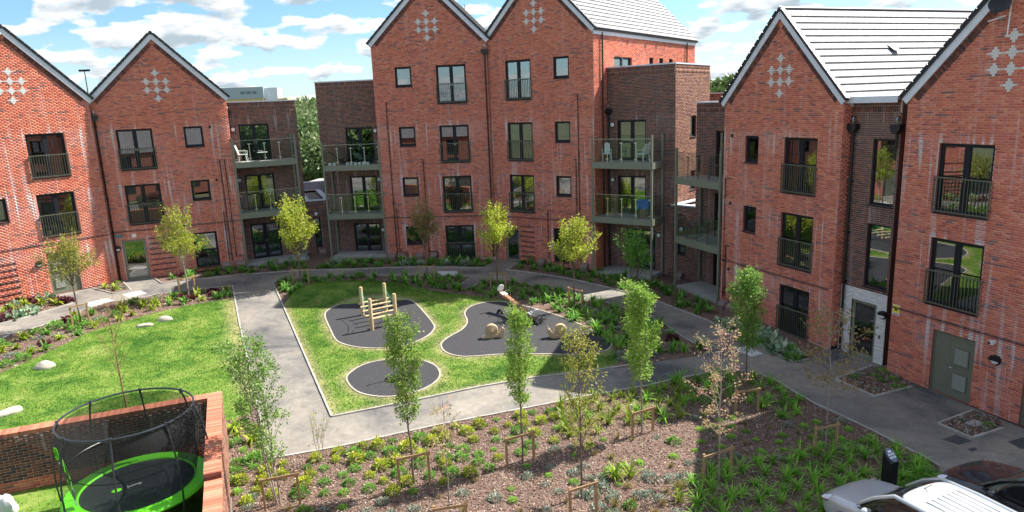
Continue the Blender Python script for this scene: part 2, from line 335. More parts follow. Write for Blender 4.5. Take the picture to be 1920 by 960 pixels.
def lay(outline, openings, z0, z1, x0=0.0):
    """stretcher courses; outline(z)->(ul,ur); returns array of (u0,u1,z0,z1)"""
    out = []
    k0 = int(math.floor(z0 / CO)); k1 = int(math.ceil(z1 / CO))
    for k in range(k0, k1):
        a = k * CO; b = a + CO; zm = a + CO / 2
        if zm < z0 or zm > z1: continue
        o = outline(zm)
        if not o or o[1] - o[0] < .06: continue
        iv = [o]
        for (l, r, lo, hi) in openings:
            if lo < zm < hi:
                nv = []
                for (p, q) in iv:
                    if r <= p or l >= q: nv.append((p, q)); continue
                    if l > p: nv.append((p, l))
                    if r < q: nv.append((r, q))
                iv = nv
        off = (BL / 2 if k % 2 else 0) + x0
        for (p, q) in iv:
            i = math.floor((p - off) / BL)
            while True:
                s = off + i * BL; e_ = s + BL; i += 1
                if s >= q: break
                s2 = max(s, p); e2 = min(e_, q)
                if e2 - s2 < .03: continue
                out.append((s2 + JT / 2, e2 - JT / 2, a + JT / 2, b - JT / 2))
    return np.array(out)
def soldiers(u0, u1, za_, zb, w=CO):
    n = int((u1 - u0) / w); return np.array([(u0 + i * w + JT / 2, u0 + (i + 1) * w - JT / 2, za_ + JT / 2, zb - JT / 2) for i in range(n)])
BF = np.array([[0, 1, 3, 2], [4, 6, 7, 5], [0, 4, 5, 1], [2, 3, 7, 6], [0, 2, 6, 4]])
def bricks_arrays(rects, proud=.008, back=0.0):
    """5-sided boxes: front at y=-proud"""
    R = np.asarray(rects); n = len(R); V = np.zeros((n, 8, 3))
    us = R[:, 0:2]; zs = R[:, 2:4]
    pr = proud + nr.uniform(-.002, .002, n)
    i = 0
    for yi in (0, 1):
        for ui in (0, 1):
            for zi in (0, 1):
                V[:, i, 0] = us[:, ui]; V[:, i, 1] = -pr if yi == 0 else back; V[:, i, 2] = zs[:, zi]; i += 1
    # index: yi*4+ui*2+zi
    faces = np.array([[0, 2, 3, 1], [0, 4, 6, 2], [1, 3, 7, 5], [0, 1, 5, 4], [2, 6, 7, 3]])
    F = (faces[None] + (np.arange(n) * 8)[:, None, None]).reshape(-1, 4)
    return V.reshape(-1, 3), F
def brick_mesh(name, rects, cols, st, proud=.008):
    V, F = bricks_arrays(rects, proud)
    bc = np.ones((len(rects), 4)); bc[:, :3] = cols
    return fast_mesh(name, V, F, M['brick'], {'bc': ('FLOAT_COLOR', np.repeat(bc, 8, 0)), 'st': ('FLOAT', np.repeat(st, 8))})
VARB = {}
def brick_variant(pal, k, l=BL - JT, h=CO - JT, pr=.008):
    key = (pal, k, round(l, 3), round(h, 3))
    if key not in VARB:
        c = pick(PAL[pal], 1)[0]
        VARB[key] = brick_mesh('brick', [(-l / 2, l / 2, -h / 2, h / 2)], [c], np.array([.35]), pr)
    return VARB[key]

def stain_env(z, heads):
    s = np.zeros_like(z) + .12
    if len(heads): s = np.where(z < max(heads) + .3, .42, s)
    for h in heads:
        d = h + .2 - z; s = np.maximum(s, np.clip(d / .12, 0, 1) * np.clip(1.25 - d / 1.9, 0, 1))
    return s

def wall_face(parent, w, zb, zt, openings, pal='red', apex=None, heads=(), name='wall', depth=.12, singles=0, x0=0.0, zones=None, loc=None, rot=None, side=(0, 0), stain=1.0, revmat=None, body=0.0, soldier=None):
    """a flat brick skin in the local x-z plane (outside is -y) with reveals at its openings, brick by brick.
    openings: (u0,u1,z0,z1). apex:(ua,za) adds a gable above zt. soldier: list of (z0,z1) bands of upright bricks"""
    us = sorted(set([0, w] + [v for o in openings for v in o[:2]])); zs = sorted(set([zb, zt] + [v for o in openings for v in o[2:4]]))
    mb = MB()
    for i in range(len(us) - 1):
        for j in range(len(zs) - 1):
            um = (us[i] + us[i + 1]) / 2; zm = (zs[j] + zs[j + 1]) / 2
            if any(o[0] < um < o[1] and o[2] < zm < o[3] for o in openings): continue
            mb.add([(us[i], 0, zs[j]), (us[i + 1], 0, zs[j]), (us[i + 1], 0, zs[j + 1]), (us[i], 0, zs[j + 1])], [(0, 1, 2, 3)])
    if apex: mb.add([(0, 0, zt), (w, 0, zt), (apex[0], 0, apex[1])], [(0, 1, 2)])
    for (a, b, c, d) in openings:
        for q in ([(a, 0, c), (a, 0, d), (a, depth, d), (a, depth, c)], [(b, 0, d), (b, 0, c), (b, depth, c), (b, depth, d)],
                  [(a, 0, d), (b, 0, d), (b, depth, d), (a, depth, d)], [(b, 0, c), (a, 0, c), (a, depth, c), (b, depth, c)]):
            mb.add(q, [(0, 1, 2, 3)], 1)
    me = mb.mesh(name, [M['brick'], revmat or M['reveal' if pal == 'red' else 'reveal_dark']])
    at = me.attributes.new('bc', 'FLOAT_COLOR', 'POINT'); mc = MORTAR[pal]
    for d_ in at.data: d_.color = (*mc, 1)
    at = me.attributes.new('st', 'FLOAT', 'POINT')
    for d_ in at.data: d_.value = .35 * stain
    wo_ = obj(name, me, parent, loc=loc, rot=rot)
    def outline(z):
        if z <= zt: return (0.0, w)
        if not apex: return None
        f = (z - zt) / (apex[1] - zt); return (apex[0] * f, w + (apex[0] - w) * f)
    ops = list(openings)
    R = []
    for (lo, hi) in (soldier or []):
        ops.append((-1, w + 1, lo, hi)); R.append(soldiers(0.004, w, lo, hi))
    Ls = lay(outline, ops, zb, apex[1] if apex else zt, x0)
    full = len(Ls)
    allr = np.vstack([Ls] + R) if R else Ls
    cols = pick(PAL[pal], len(allr))
    # darker bricks tend to run together in courses
    if pal == 'red':
        zz = (allr[:, 2] / CO).astype(int); uu = (allr[:, 0] / .5).astype(int); hsh = ((zz * 73856093) ^ (uu * 19349663)) % 1000 / 1000.
        dk = (hsh < .045) & (nr.uniform(size=len(allr)) < .6); cols[dk] = pick([((.24, .12, .11), 1)], dk.sum())
    if zones:
        for (a, b, c, d, p2) in zones:
            um = (allr[:, 0] + allr[:, 1]) / 2; zm = (allr[:, 2] + allr[:, 3]) / 2
            k = (um > a) & (um < b) & (zm > c) & (zm < d); cols[k] = pick(PAL[p2], k.sum())
    st = stain_env((allr[:, 2] + allr[:, 3]) / 2, heads) * stain * (.4 if pal == 'brown' else 1)
    keep = np.ones(len(allr), bool)
    if singles:
        Mw = (parent.matrix_world if False else None)
        base = tree_matrix(wo_)
        cand = []
        for i in range(full):
            r = allr[i]
            if r[1] - r[0] < BL - JT - .002: continue
            v = base @ Vector(((r[0] + r[1]) / 2, 0, (r[2] + r[3]) / 2)); p = to_px(v)
            if 0 < p[0] < 1920 and 0 < p[1] < 960: cand.append(((v - Vector((0, 0, CZ))).length, i))
        cand.sort()
        for _, i in cand[:singles]:
            r = allr[i]; keep[i] = False
            pv = pal
            if zones:
                for (a, b, c, d, p2) in zones:
                    if a < (r[0] + r[1]) / 2 < b and c < (r[2] + r[3]) / 2 < d: pv = p2
            obj('brick', brick_variant(pv, rnd.randrange(14)), wo_, loc=((r[0] + r[1]) / 2, 0, (r[2] + r[3]) / 2))
    obj('bricks', brick_mesh('bricks', allr[keep], cols[keep], st[keep]), wo_, kind='stuff')
    return wo_
def tree_matrix(o):
    m_ = Matrix.Identity(4)
    while o is not None:
        l = Matrix.Translation(o.location) @ o.rotation_euler.to_matrix().to_4x4(); m_ = l @ m_; o = o.parent
    return m_

# ------------------------------------------------------------------ ground and courtyard surfaces
def ground_sheet():
    xs = [-3000, -400, -34, -20, 0, 10, 20, 400, 3000]; ys = [-3000, -300, -2, 20, 40, 62, 400, 3000]
    v = [(x, y, gz(x, y) - .02) for y in ys for x in xs]; n = len(xs)
    f = [(j * n + i, j * n + i + 1, (j + 1) * n + i + 1, (j + 1) * n + i) for j in range(len(ys) - 1) for i in range(n - 1)]
    me = bpy.data.meshes.new('ground'); me.from_pydata(v, [], f); me.materials.append(M['far_ground']); obj('ground', me, kind='structure')
ground_sheet()
def inside(p, poly):
    c = False; j = len(poly) - 1
    for i in range(len(poly)):
        a, b = poly[i], poly[j]
        if (a[1] > p[1]) != (b[1] > p[1]) and p[0] < (b[0] - a[0]) * (p[1] - a[1]) / (b[1] - a[1]) + a[0]: c = not c
        j = i
    return c
def dist_edges(P, segs):
    P = np.asarray(P, float); d = np.full(len(P), 1e9)
    for a, b in segs:
        a = np.array(a); b = np.array(b); ab = b - a; t = np.clip(((P - a) @ ab) / max(ab @ ab, 1e-9), 0, 1); q = a + t[:, None] * ab
        d = np.minimum(d, np.hypot(*(P - q).T))
    return d
def segs_of(poly, closed=True): return [(poly[i], poly[(i + 1) % len(poly)]) for i in range(len(poly) - (0 if closed else 1))]
def W2(pts): return [gp(*p) for p in pts]
def sheet(name, poly, h, mt, step=0, dry=None, hfun=None):
    pts = [Vector(p[:2]) for p in poly]; nb = len(pts)
    if step:
        xs = [p[0] for p in poly]; ys = [p[1] for p in poly]
        x = min(xs)
        while x < max(xs):
            y = min(ys)
            while y < max(ys):
                q = (x + rnd.uniform(-.2, .2) * step, y + rnd.uniform(-.2, .2) * step)
                if inside(q, poly): pts.append(Vector(q))
                y += step
            x += step
    r = delaunay_2d_cdt(pts, [], [list(range(nb))], 1, 1e-5)
    vs = [(p.x, p.y, gz(p.x, p.y) + h + (hfun(p.x, p.y) if hfun else 0)) for p in r[0]]
    me = bpy.data.meshes.new(name); me.from_pydata(vs, [], [tuple(f) for f in r[2]]); me.materials.append(mt)
    me.update()
    if me.polygons and sum(p.normal.z for p in me.polygons) < 0: me.flip_normals()
    if dry is not None:
        at = me.attributes.new('dry', 'FLOAT', 'POINT'); at.data.foreach_set('value', np.asarray(dry(np.array([(v[0], v[1]) for v in vs])), np.float32))
    return obj(name, me, kind='structure')
def strip(name, pts, w=.06, h=.05, base=0.0, mt=None, closed=False, piece=.9):
    """edging laid piece by piece along a line"""
    mb = MB(); P = [Vector(p) for p in pts]
    if closed: P.append(P[0])
    for a, b in zip(P[:-1], P[1:]):
        L = (b - a).length
        if L < .02: continue
        n = max(1, round(L / piece))
        for i in range(n):
            p = a.lerp(b, i / n); q = a.lerp(b, (i + 1) / n); g = min(.006, L * .01)
            dd = (q - p).normalized(); p = p + dd * g; q = q - dd * g
            z = rnd.uniform(-.003, .003); nn = Vector((-dd.y, dd.x)) * w / 2
            vs = [(c.x, c.y, gz(c.x, c.y) + base + zz + z) for zz in (-.1, h) for c in (p - nn, q - nn, q + nn, p + nn)]
            mb.add(vs, [(4, 5, 6, 7), (0, 1, 5, 4), (1, 2, 6, 5), (2, 3, 7, 6), (3, 0, 4, 7)])
    return mb.build(name, mt or M['kerb'], kind='structure')
def smooth_loop(pts, it=2):
    for _ in range(it):
        q = []
        for i in range(len(pts)):
            a, b = pts[i], pts[(i + 1) % len(pts)]; q += [(a[0] * .75 + b[0] * .25, a[1] * .75 + b[1] * .25), (a[0] * .25 + b[0] * .75, a[1] * .25 + b[1] * .75)]
        pts = q
    return pts

court = [(-40, -4), (17.5, -4), (17.5, 12), (14.5, 20), (12.5, 30), (9.5, 38), (5, 43), (-8, 46), (-18, 44), (-25, 37), (-34, 24), (-40, 12)]
sheet('path', court, 0, M['asphalt'], step=2.5)
# left lawn and its mulch border
P_low_arc = [(-120, 668), (0, 638), (20, 628), (83, 610), (143, 587), (200, 568), (253, 562), (293, 553), (333, 547), (390, 541), (436, 536)]
P_left = [(436, 536), (447, 596), (462, 667), (480, 748), (505, 862)]
P_lawn_top = [(437, 560), (400, 565), (360, 572), (330, 578), (285, 588), (245, 600), (200, 612), (160, 626), (120, 646), (70, 670), (0, 700), (-120, 745)]
cw = gp(412, 752)                                   # foot of the garden wall corner
WZ = 9.6246 - 7.57                                  # top of the garden wall
ga = zp(0, 816, WZ); gb = zp(390, 746, WZ)
gd = Vector((gb[0] - ga[0], gb[1] - ga[1])).normalized(); gn = Vector((-gd.y, gd.x))
wl_far = Vector(gb) - gd * 16
lawn_l = W2([(439, 545), (447, 596), (462, 667), (476, 730)]) + [gp(470, 775), gp(420, 792)] + [tuple(Vector(gb) + gd * .35 + gn * .36), tuple(wl_far + gn * .36)] + W2(P_lawn_top[::-1])[0:] 
lawn_l = lawn_l
lawn_edge = [gp(439, 545), gp(447, 596), gp(462, 667), gp(476, 730)]
def dry_l(P): return np.clip(1 - dist_edges(P, segs_of(lawn_edge, False)) / .9, 0, 1) * .75 + .13
lawn_left = sheet('lawn', lawn_l, .012, M['turf'], step=.45, dry=dry_l)
bed_l = W2(P_low_arc) + W2([(437, 560)]) + W2(P_lawn_top)[1:]
sheet('mulch_bed', bed_l, .008, M['mulch'])
strip('path_edging', W2(P_low_arc), base=0)
strip('path_edging', W2(P_left))
# play lawn
P_play_edge = [(512, 530), (560, 640), (622, 782), (760, 755), (900, 726), (1000, 709), (1123, 694), (1210, 681)]
play = W2([(531, 572), (560, 640), (622, 782), (760, 755), (900, 726), (1000, 709), (1123, 694), (1150, 689), (1162, 676), (1152, 655), (1135, 640), (1100, 618), (1060, 598), (1010, 582), (960, 566), (900, 556), (850, 551), (800, 545), (740, 534), (690, 528), (640, 530), (590, 538), (555, 552)])
P_oct = [(606.7, 590.4), (617, 580), (642, 569.6), (673, 562), (706.7, 559), (740, 559), (760.8, 561.7), (775.4, 565.8), (790, 580), (815, 610), (815, 617.5), (804.6, 630), (777.5, 643.5), (748, 651.9), (706.7, 654.6), (673, 652.9), (648, 647.7), (629.6, 640.4), (619, 617.5)]
P_circ = [(647, 712.5), (655, 700), (680, 684), (720.6, 675), (780, 674), (814, 682.8), (827.5, 700), (820.6, 715.6), (792.5, 732.8), (748.8, 743.8), (711, 746), (667.5, 737.5)]
P_blob = [(870, 590), (875, 580), (888, 572.5), (913, 567), (938, 566), (980, 573), (1035.6, 589), (1070.8, 601.5), (1103, 616), (1133, 632.7), (1148.8, 646), (1141, 657), (1119.5, 662.5), (1070.8, 666.5), (1027.5, 664.6), (935, 665), (894.8, 669), (862, 670), (835, 662.5), (825.7, 650), (829.8, 640.8), (846, 630), (867.7, 619), (878.5, 604)]
oct_, circ, blob = smooth_loop(W2(P_oct)), smooth_loop(W2(P_circ), 3), smooth_loop(W2(P_blob))
mound_c = gp(640, 546)
def mound(x, y):
    d2 = ((x - mound_c[0]) / 3.4) ** 2 + ((y - mound_c[1]) / 1.5) ** 2; return .42 * math.exp(-d2 * 1.2)
e_play = segs_of(oct_) + segs_of(circ) + segs_of(blob) + segs_of(W2(P_play_edge), False)
def dry_p(P): return np.clip(1 - dist_edges(P, e_play) / .7, 0, 1) ** 1.3 * .8 + .05
lawn_play = sheet('lawn', play, .012, M['turf'], step=.32, dry=dry_p, hfun=mound)
upper_bed = W2([(512, 529), (583, 519), (700, 517), (800, 518), (886, 519.5), (857, 538), (881, 540), (916, 524.4), (951.6, 525.7), (1005.8, 536.6), (1060, 545), (1098, 556), (1080, 563), (1137, 567), (1213, 593), (1248, 610), (1280, 632.8), (1326, 657), (1308, 667), (1210, 681.6), (1150, 692), (1162, 676), (1152, 655), (1135, 640), (1100, 618), (1060, 598), (1010, 582), (960, 566), (900, 556), (850, 551), (800, 545), (740, 534), (690, 528), (640, 530), (590, 538), (555, 552), (531, 572)])
sheet('mulch_bed', upper_bed, .008, M['mulch'])
for p_, w_ in ((oct_, .075), (circ, .075), (blob, .075)):
    sheet('rubber_surface', p_, .03, M['rubber'], step=.8)
    strip('rubber_edging', p_, w=.06, h=.040, mt=M['rub_edge'], closed=True, piece=.4)
strip('path_edging', W2(P_play_edge))
strip('path_edging', W2([(512, 529), (583, 519), (700, 517), (800, 518), (886, 519.5), (857, 538)]), w=.05)
strip('path_edging', W2([(881, 540), (916, 524.4), (951.6, 525.7), (1005.8, 536.6), (1098, 556)]), w=.05)
strip('path_edging', W2([(1137, 567), (1213, 593), (1248, 610), (1280, 632.8), (1326, 657)]), w=.05)
# big planting bed in front
P_bed_top = [(505, 862), (640, 838), (817.5, 799), (900, 783), (1000, 764), (1115, 741), (1210, 725), (1269.7, 711), (1310, 704)]
P_bed_right = [(1310, 704), (1360, 694), (1413, 697.8), (1460, 716.7), (1482.5, 732), (1526, 757), (1576, 780), (1639, 810), (1685.6, 835), (1732.5, 858), (1762, 876)]
low_bed = W2([(476, 730)] + P_left[3:] + P_bed_top[1:] + P_bed_right[1:]) + W2([(1755, 925), (1700, 960), (1600, 1060), (1200, 1200), (700, 1260)]) + [tuple(Vector(gb) + gd * .36 - gn * 9), tuple(Vector(gb) + gd * .36 + gn * .3)] + W2([(420, 792), (470, 775)])
sheet('mulch_bed', low_bed, .008, M['mulch'])
strip('path_edging', W2(P_bed_top)); strip('path_edging', W2(P_bed_right))
# beds along the walls
wall_beds = [
    W2([(-60, 622), (0, 608), (43, 597), (137, 569), (96, 555), (40, 562), (-60, 590)]),
    W2([(173, 541), (213, 551), (246, 545), (230, 528)]),
    W2([(289, 521.9), (303, 531.7), (324, 528), (366, 524), (428, 518), (452.7, 517.6), (480, 513.5), (514.6, 510.7), (583, 506.8), (675, 504.5), (729, 502), (827.5, 501), (908.8, 502.8), (930, 491), (900, 470), (740, 478), (640, 472), (600, 470), (560, 466), (440, 486)]),
    W2([(975.3, 492), (951, 506), (1000, 512), (1045, 519.5), (1080, 525.7), (1145, 540.6), (1199, 555.6), (1231.8, 565), (1324, 600), (1405, 639.6), (1460, 665), (1488.8, 679.7), (1517, 674), (1560, 640), (1400, 560), (1330, 520), (1300, 480), (1240, 478), (1150, 470), (1050, 478)]),
    W2([(1566.9, 711.6), (1640, 744), (1710.6, 725.6), (1680, 690), (1635.6, 686.6)]),
    W2([(1759.5, 795), (1821.5, 822), (1883, 803), (1870, 785), (1823, 770)])]
for p_ in wall_beds: sheet('mulch_bed', p_, .008, M['mulch'])
strip('path_edging', W2([(-60, 622), (0, 608), (43, 597), (137, 569), (96, 555)])); strip('path_edging', W2([(173, 541), (213, 551), (246, 545), (230, 528)]))
strip('path_edging', W2([(289, 521.9), (303, 531.7), (324, 528), (366, 524), (428, 518), (480, 513.5), (514.6, 510.7), (583, 506.8), (675, 504.5), (729, 502), (827.5, 501), (908.8, 502.8), (930, 491)]), w=.05)
strip('path_edging', W2([(975.3, 492), (951, 506), (1000, 512), (1045, 519.5), (1080, 525.7), (1145, 540.6), (1199, 555.6), (1231.8, 565), (1324, 600), (1405, 639.6), (1460, 665), (1488.8, 679.7), (1517, 674)]), w=.05)
strip('path_edging', W2([(1635.6, 686.6), (1566.9, 711.6), (1640, 744), (1710.6, 725.6)])); strip('path_edging', W2([(1823, 771), (1759.5, 795), (1821.5, 822), (1883, 803)]))
# garden inside the wall
yard = [tuple(wl_far), tuple(Vector(gb)), tuple(Vector(gb) - gn * 12), tuple(wl_far - gn * 12)]
lawn_yard = sheet('lawn', yard, .012, M['turf'], step=.6, dry=lambda P: np.full(len(P), .1))
def cover(name, pts, mt, label, h=.012, th=.02):
    q = W2(pts); mb = MB(); n = len(q)
    vs = [(x, y, gz(x, y) + z) for z in (-.02, h + th) for x, y in q]
    mb.add(vs, [tuple(range(n, 2 * n))] + [(i, (i + 1) % n, (i + 1) % n + n, i + n) for i in range(n)])
    return tag(mb.build(name, mt), label, 'cover')
cover('inspection_cover', [(819, 513), (832, 517.5), (861, 515), (856, 509.5), (822, 509.5)], M['slab_white'], 'pale rectangular cover slab beside the upper planting bed, near the doorway', .02)
cover('inspection_cover', [(1377, 654), (1409, 669.5), (1431, 664), (1400, 650)], M['slab_white'], 'pale square cover slab on the path under the dense green tree', .004)
cover('inspection_cover', [(1767, 824), (1792, 815), (1822, 827), (1797, 834)], M['darkmetal'], 'dark metal cover on the path in front of the small corner bed', .002, .006)
cover('inspection_cover', [(1815, 842), (1826, 839), (1833, 843), (1822, 847)], M['darkmetal'], 'small dark drain cover on the path nearest the dark car', .002, .006)
cover('inspection_cover', [(1890, 828), (1930, 818), (1960, 830), (1915, 842)], M['darkmetal'], 'dark metal cover at the right edge of the path', .002, .006)
cover('stepping_slab', [(1808, 795), (1826, 788), (1846, 796), (1828, 803)], M['concrete'], 'grey slab lying in the small corner bed by the louvred door', .02)
cover('paving_slab', [(152, 571), (196, 560), (214, 563), (170, 575)], M['slab_white'], 'pale paving strip across the path near the left louvred door', .002, .006)
cover('paving_slab', [(228, 552), (263, 545), (275, 550), (240, 558)], M['pale'], 'pale sandy paving flags in the path beside the left building door', .002, .006)

# ------------------------------------------------------------------ windows, doors, railings
WC = {}
def snap(v): return round(v / CO) * CO
def frame_mesh(kind, w, h):
    mb = MB(); B = .11; y0, y1 = 0, .07; panes = []
    if kind in ('tall',): B = .075
    if kind == 'door': B = .12
    mb.box(0, B, y0, y1, 0, h); mb.box(w - B, w, y0, y1, 0, h); mb.box(B, w - B, y0, y1, h - B, h); mb.box(B, w - B, y0, y1, 0, B * 1.15)
    zb = B * 1.15
    if kind in ('french', 'patio'):
        c = w / 2; mb.box(c - .10, c + .10, y0 - .004, y1, zb, h - B)
        for s in (-1, 1): mb.box(c + s * .05 - .012, c + s * .05 + .012, y0 - .05, y0 - .004, 1.0, 1.16, 1)
        panes = [(B, c - .10, zb, h - B), (c + .10, w - B, zb, h - B)]
        if kind == 'patio':
            t = h * .46; mb.box(B, c - .10, y0, y1, t - .05, t + .05); panes = [(B, c - .10, zb, t - .05), (B, c - .10, t + .05, h - B), panes[1]]
    elif kind == 'transom':
        t = h * .48; mb.box(B, w - B, y0, y1, t - .05, t + .05); panes = [(B, w - B, zb, t - .05), (B, w - B, t + .05, h - B)]
    else: panes = [(B, w - B, zb, h - B)]
    return mb, panes
def window(parent, x0, z0, w, h, kind='french', y=.085, curtain=None, label=None, fm=None, sill=True, depth=1.6):
    w = round(w, 2); h = round(h, 3); key = (kind, w, h, fm.name if fm else '')
    if key not in WC:
        mb, panes = frame_mesh(kind, w, h)
        if sill: mb.box(-.02, w + .02, -y - .05, .0, -.045, -.002)
        me = mb.mesh('window', [fm or M['frame'], M['steel']]); pm = []
        for (a, b, c, d) in panes:
            q = MB(); q.box(a, b, .03, .045, c, d); pm.append(q.mesh('pane', M['glass']))
        r = MB(); r.add([(-.3, .075, -.0), (w + .3, .075, -.0), (w + .3, .075, h + .15), (-.3, .075, h + .15), (-.3, depth, 0), (w + .3, depth, 0), (w + .3, depth, h + .15), (-.3, depth, h + .15)],
                        [(0, 1, 5, 4), (1, 2, 6, 5), (2, 3, 7, 6), (3, 0, 4, 7), (4, 5, 6, 7)])
        WC[key] = (me, pm, r.mesh('room', M['room']))
    me, pm, rm = WC[key]
    o = obj('window' if kind != 'door' else 'door', me, parent, loc=(x0, y, z0), label=label)
    for p in pm: obj('pane', p, o)
    obj('room', rm, o)
    if curtain:
        a, b, cm = curtain[:3]; zlo = curtain[3] if len(curtain) > 3 else .1
        n = max(6, int((b - a) * w / .05)); v = []
        for i in range(n + 1):
            x = (a + (b - a) * i / n) * w; yy = .16 + .03 * sin(i * 1.9) + .012 * sin(i * .7)
            v += [(x, yy, zlo), (x, yy, h - .03)]
        q = MB(); q.add(v, [(2 * i, 2 * i + 2, 2 * i + 3, 2 * i + 1) for i in range(n)], 0, True); obj('curtain', q.mesh('curtain', M[cm]), o)
    return o
def juliet(parent, x0, z0, w, h=1.12, y=-.07):
    w = round(w, 2); key = ('jul', w, h)
    if key not in WC:
        mb = MB(); a, b = -.04, w + .04
        mb.box(a, b, -.02, .02, h - .025, h + .015); mb.box(a, b, -.015, .015, .04, .075); mb.box(a, a + .035, -.018, .018, .0, h - .025); mb.box(b - .035, b, -.018, .018, 0, h - .025)
        n = int(w / .105)
        for i in range(1, n): x = a + (b - a) * i / n; mb.box(x - .008, x + .008, -.008, .008, .075, h - .025)
        for z in (.2, h - .12): mb.box(a, a + .03, .018, .07, z, z + .04); mb.box(b - .03, b, .018, .07, z, z + .04)
        WC[key] = mb.mesh('juliet_railing', M['rail'])
    return obj('juliet_railing', WC[key], parent, loc=(x0, y, z0))
def lamp_round(parent, x, z, y=0, r=.14, eyelid=False):
    k = ('lamp', eyelid)
    if k not in WC:
        mb = MB(); Mx = Matrix.Rotation(radians(90), 4, 'X')
        mb.lathe([(.15, 0), (.155, .05), (.125, .075)], 20, Mx)
        mb.lathe([(.118, .07), (.10, .105), (.05, .12), (0, .123)], 18, Mx, 1)
        if eyelid:
            v = [(.165 * cos(t), -.14, .165 * sin(t)) for t in np.linspace(0, pi, 12)]; v2 = [(.165 * cos(t), -.0, .165 * sin(t)) for t in np.linspace(0, pi, 12)]
            mb.add(v + v2, [tuple(range(12))] + [(i, i + 1, i + 13, i + 12) for i in range(11)] + [(0, 11, 23, 12)], 0)
        WC[k] = mb.mesh('wall_lamp', [M['black'], M['lamp_white']])
    return obj('wall_lamp', WC[k], parent, loc=(x, y, z))
def pipe(parent, pts, r=.022, y=-.05, name='pipe'):
    mb = MB(); mb.tube([(x, y, z) for x, z in pts], r, 6)
    zs = [p[1] for p in pts]; z = min(zs) + .4
    while z < max(zs) - .2:
        for (a, b) in zip(pts[:-1], pts[1:]):
            if abs(a[0] - b[0]) < .35 and min(a[1], b[1]) < z < max(a[1], b[1]):
                x = a[0] + (b[0] - a[0]) * (z - a[1]) / (b[1] - a[1]); mb.box(x - r * 1.9, x + r * 1.9, y - r * .8, 0, z - .02, z + .02)
        z += 1.5
    return mb.build(name, M['black'], parent)
def downpipe(parent, x, ztop, zbot=.05, y=-.09, hopper=True):
    mb = MB(); mb.tube([(x, y, ztop), (x, y, zbot)], .042, 8)
    z = zbot + .8
    while z < ztop: mb.lathe([(.055, -.05), (.055, .05)], 8, Matrix.Translation((x, y, z))); mb.box(x - .07, x + .07, -.03, 0, z - .03, z + .03); z += 1.9
    o = mb.build('downpipe', M['black'], parent)
    if hopper:
        h_ = MB(); h_.prism([(-.19, .12), (.19, .12), (.19, -.05), (.07, -.2), (-.07, -.2), (-.19, -.05)], -.11, .11, Matrix.Translation((x, -.12, ztop + .15)) @ Matrix.Rotation(radians(90), 4, 'X'))
        obj('hopper', h_.mesh('hopper', M['black']), parent)
        e_ = MB(); e_.tube([(x, -.02, ztop + .48), (x, -.12, ztop + .46), (x, -.15, ztop + .38), (x, -.15, ztop + .2)], .045, 8); obj('outlet', e_.mesh('outlet', M['steel']), parent)
    return o
def meter_box(parent, x, w=.44, y=0):
    if 'meter' not in WC:
        mb = MB(); mb.prism([(0, 0), (-.30, 0), (-.30, .26), (-.22, .40), (0, .47)], -.22, .22, Matrix(((0, 0, 1, 0), (1, 0, 0, 0), (0, 1, 0, 0), (0, 0, 0, 1)))); mb.box(-.20, .20, -.315, -.30, .03, .24)
        WC['meter'] = mb.mesh('meter_box', M['meter'])
    return obj('meter_box', WC['meter'], parent, loc=(x, y - .01, -.06))
def small_vent(parent, x, z):
    if 'vent' not in WC:
        mb = MB(); mb.lathe([(.07, 0), (.07, .05), (.04, .07)], 12, Matrix.Rotation(radians(90), 4, 'X')); WC['vent'] = mb.mesh('vent', M['black'])
    return obj('vent', WC['vent'], parent, loc=(x, 0, z))
def motif(parent, xc, zt):
    mb = MB(); y0, y1 = -.024, 0
    def rowb(x, z, hw, hh=CO / 2 - .003): mb.box(x - hw, x + hw, y0, y1, z - hh, z + hh)
    cs = [(0, 0)] + [(dx_, dz) for dz in (-.45, -.9) for dx_ in (-.48, 0, .48)] + [(0, -1.35)]
    for cx, cz in cs:
        for k, hw in ((-2, .045), (-1, .10), (0, .165), (1, .10), (2, .045)): rowb(xc + cx, zt + cz + k * CO, hw)
    for cz, e_ in ((0, .25), (-.45, .74), (-.9, .74), (-1.35, .25)):
        mb.box(xc - e_, xc + e_, -.020, 0, zt + cz - .022, zt + cz + .014)
    return mb.build('diamond_motif', M['stone'], parent)
def band(parent, x0, x1, z, pal, proud=.03, name='brick_band', dark=True):
    R = lay(lambda q: (x0, x1), [], snap(z), snap(z) + CO * 1.0)
    c = pick([((.19, .075, .065), .6), ((.12, .06, .06), .4)] if dark else PAL[pal], len(R))  # dark brick; in the ladder courses this tone also paints their shadow lines
    return obj(name, brick_mesh(name, R, c, np.full(len(R), .2), proud), parent, kind='stuff')
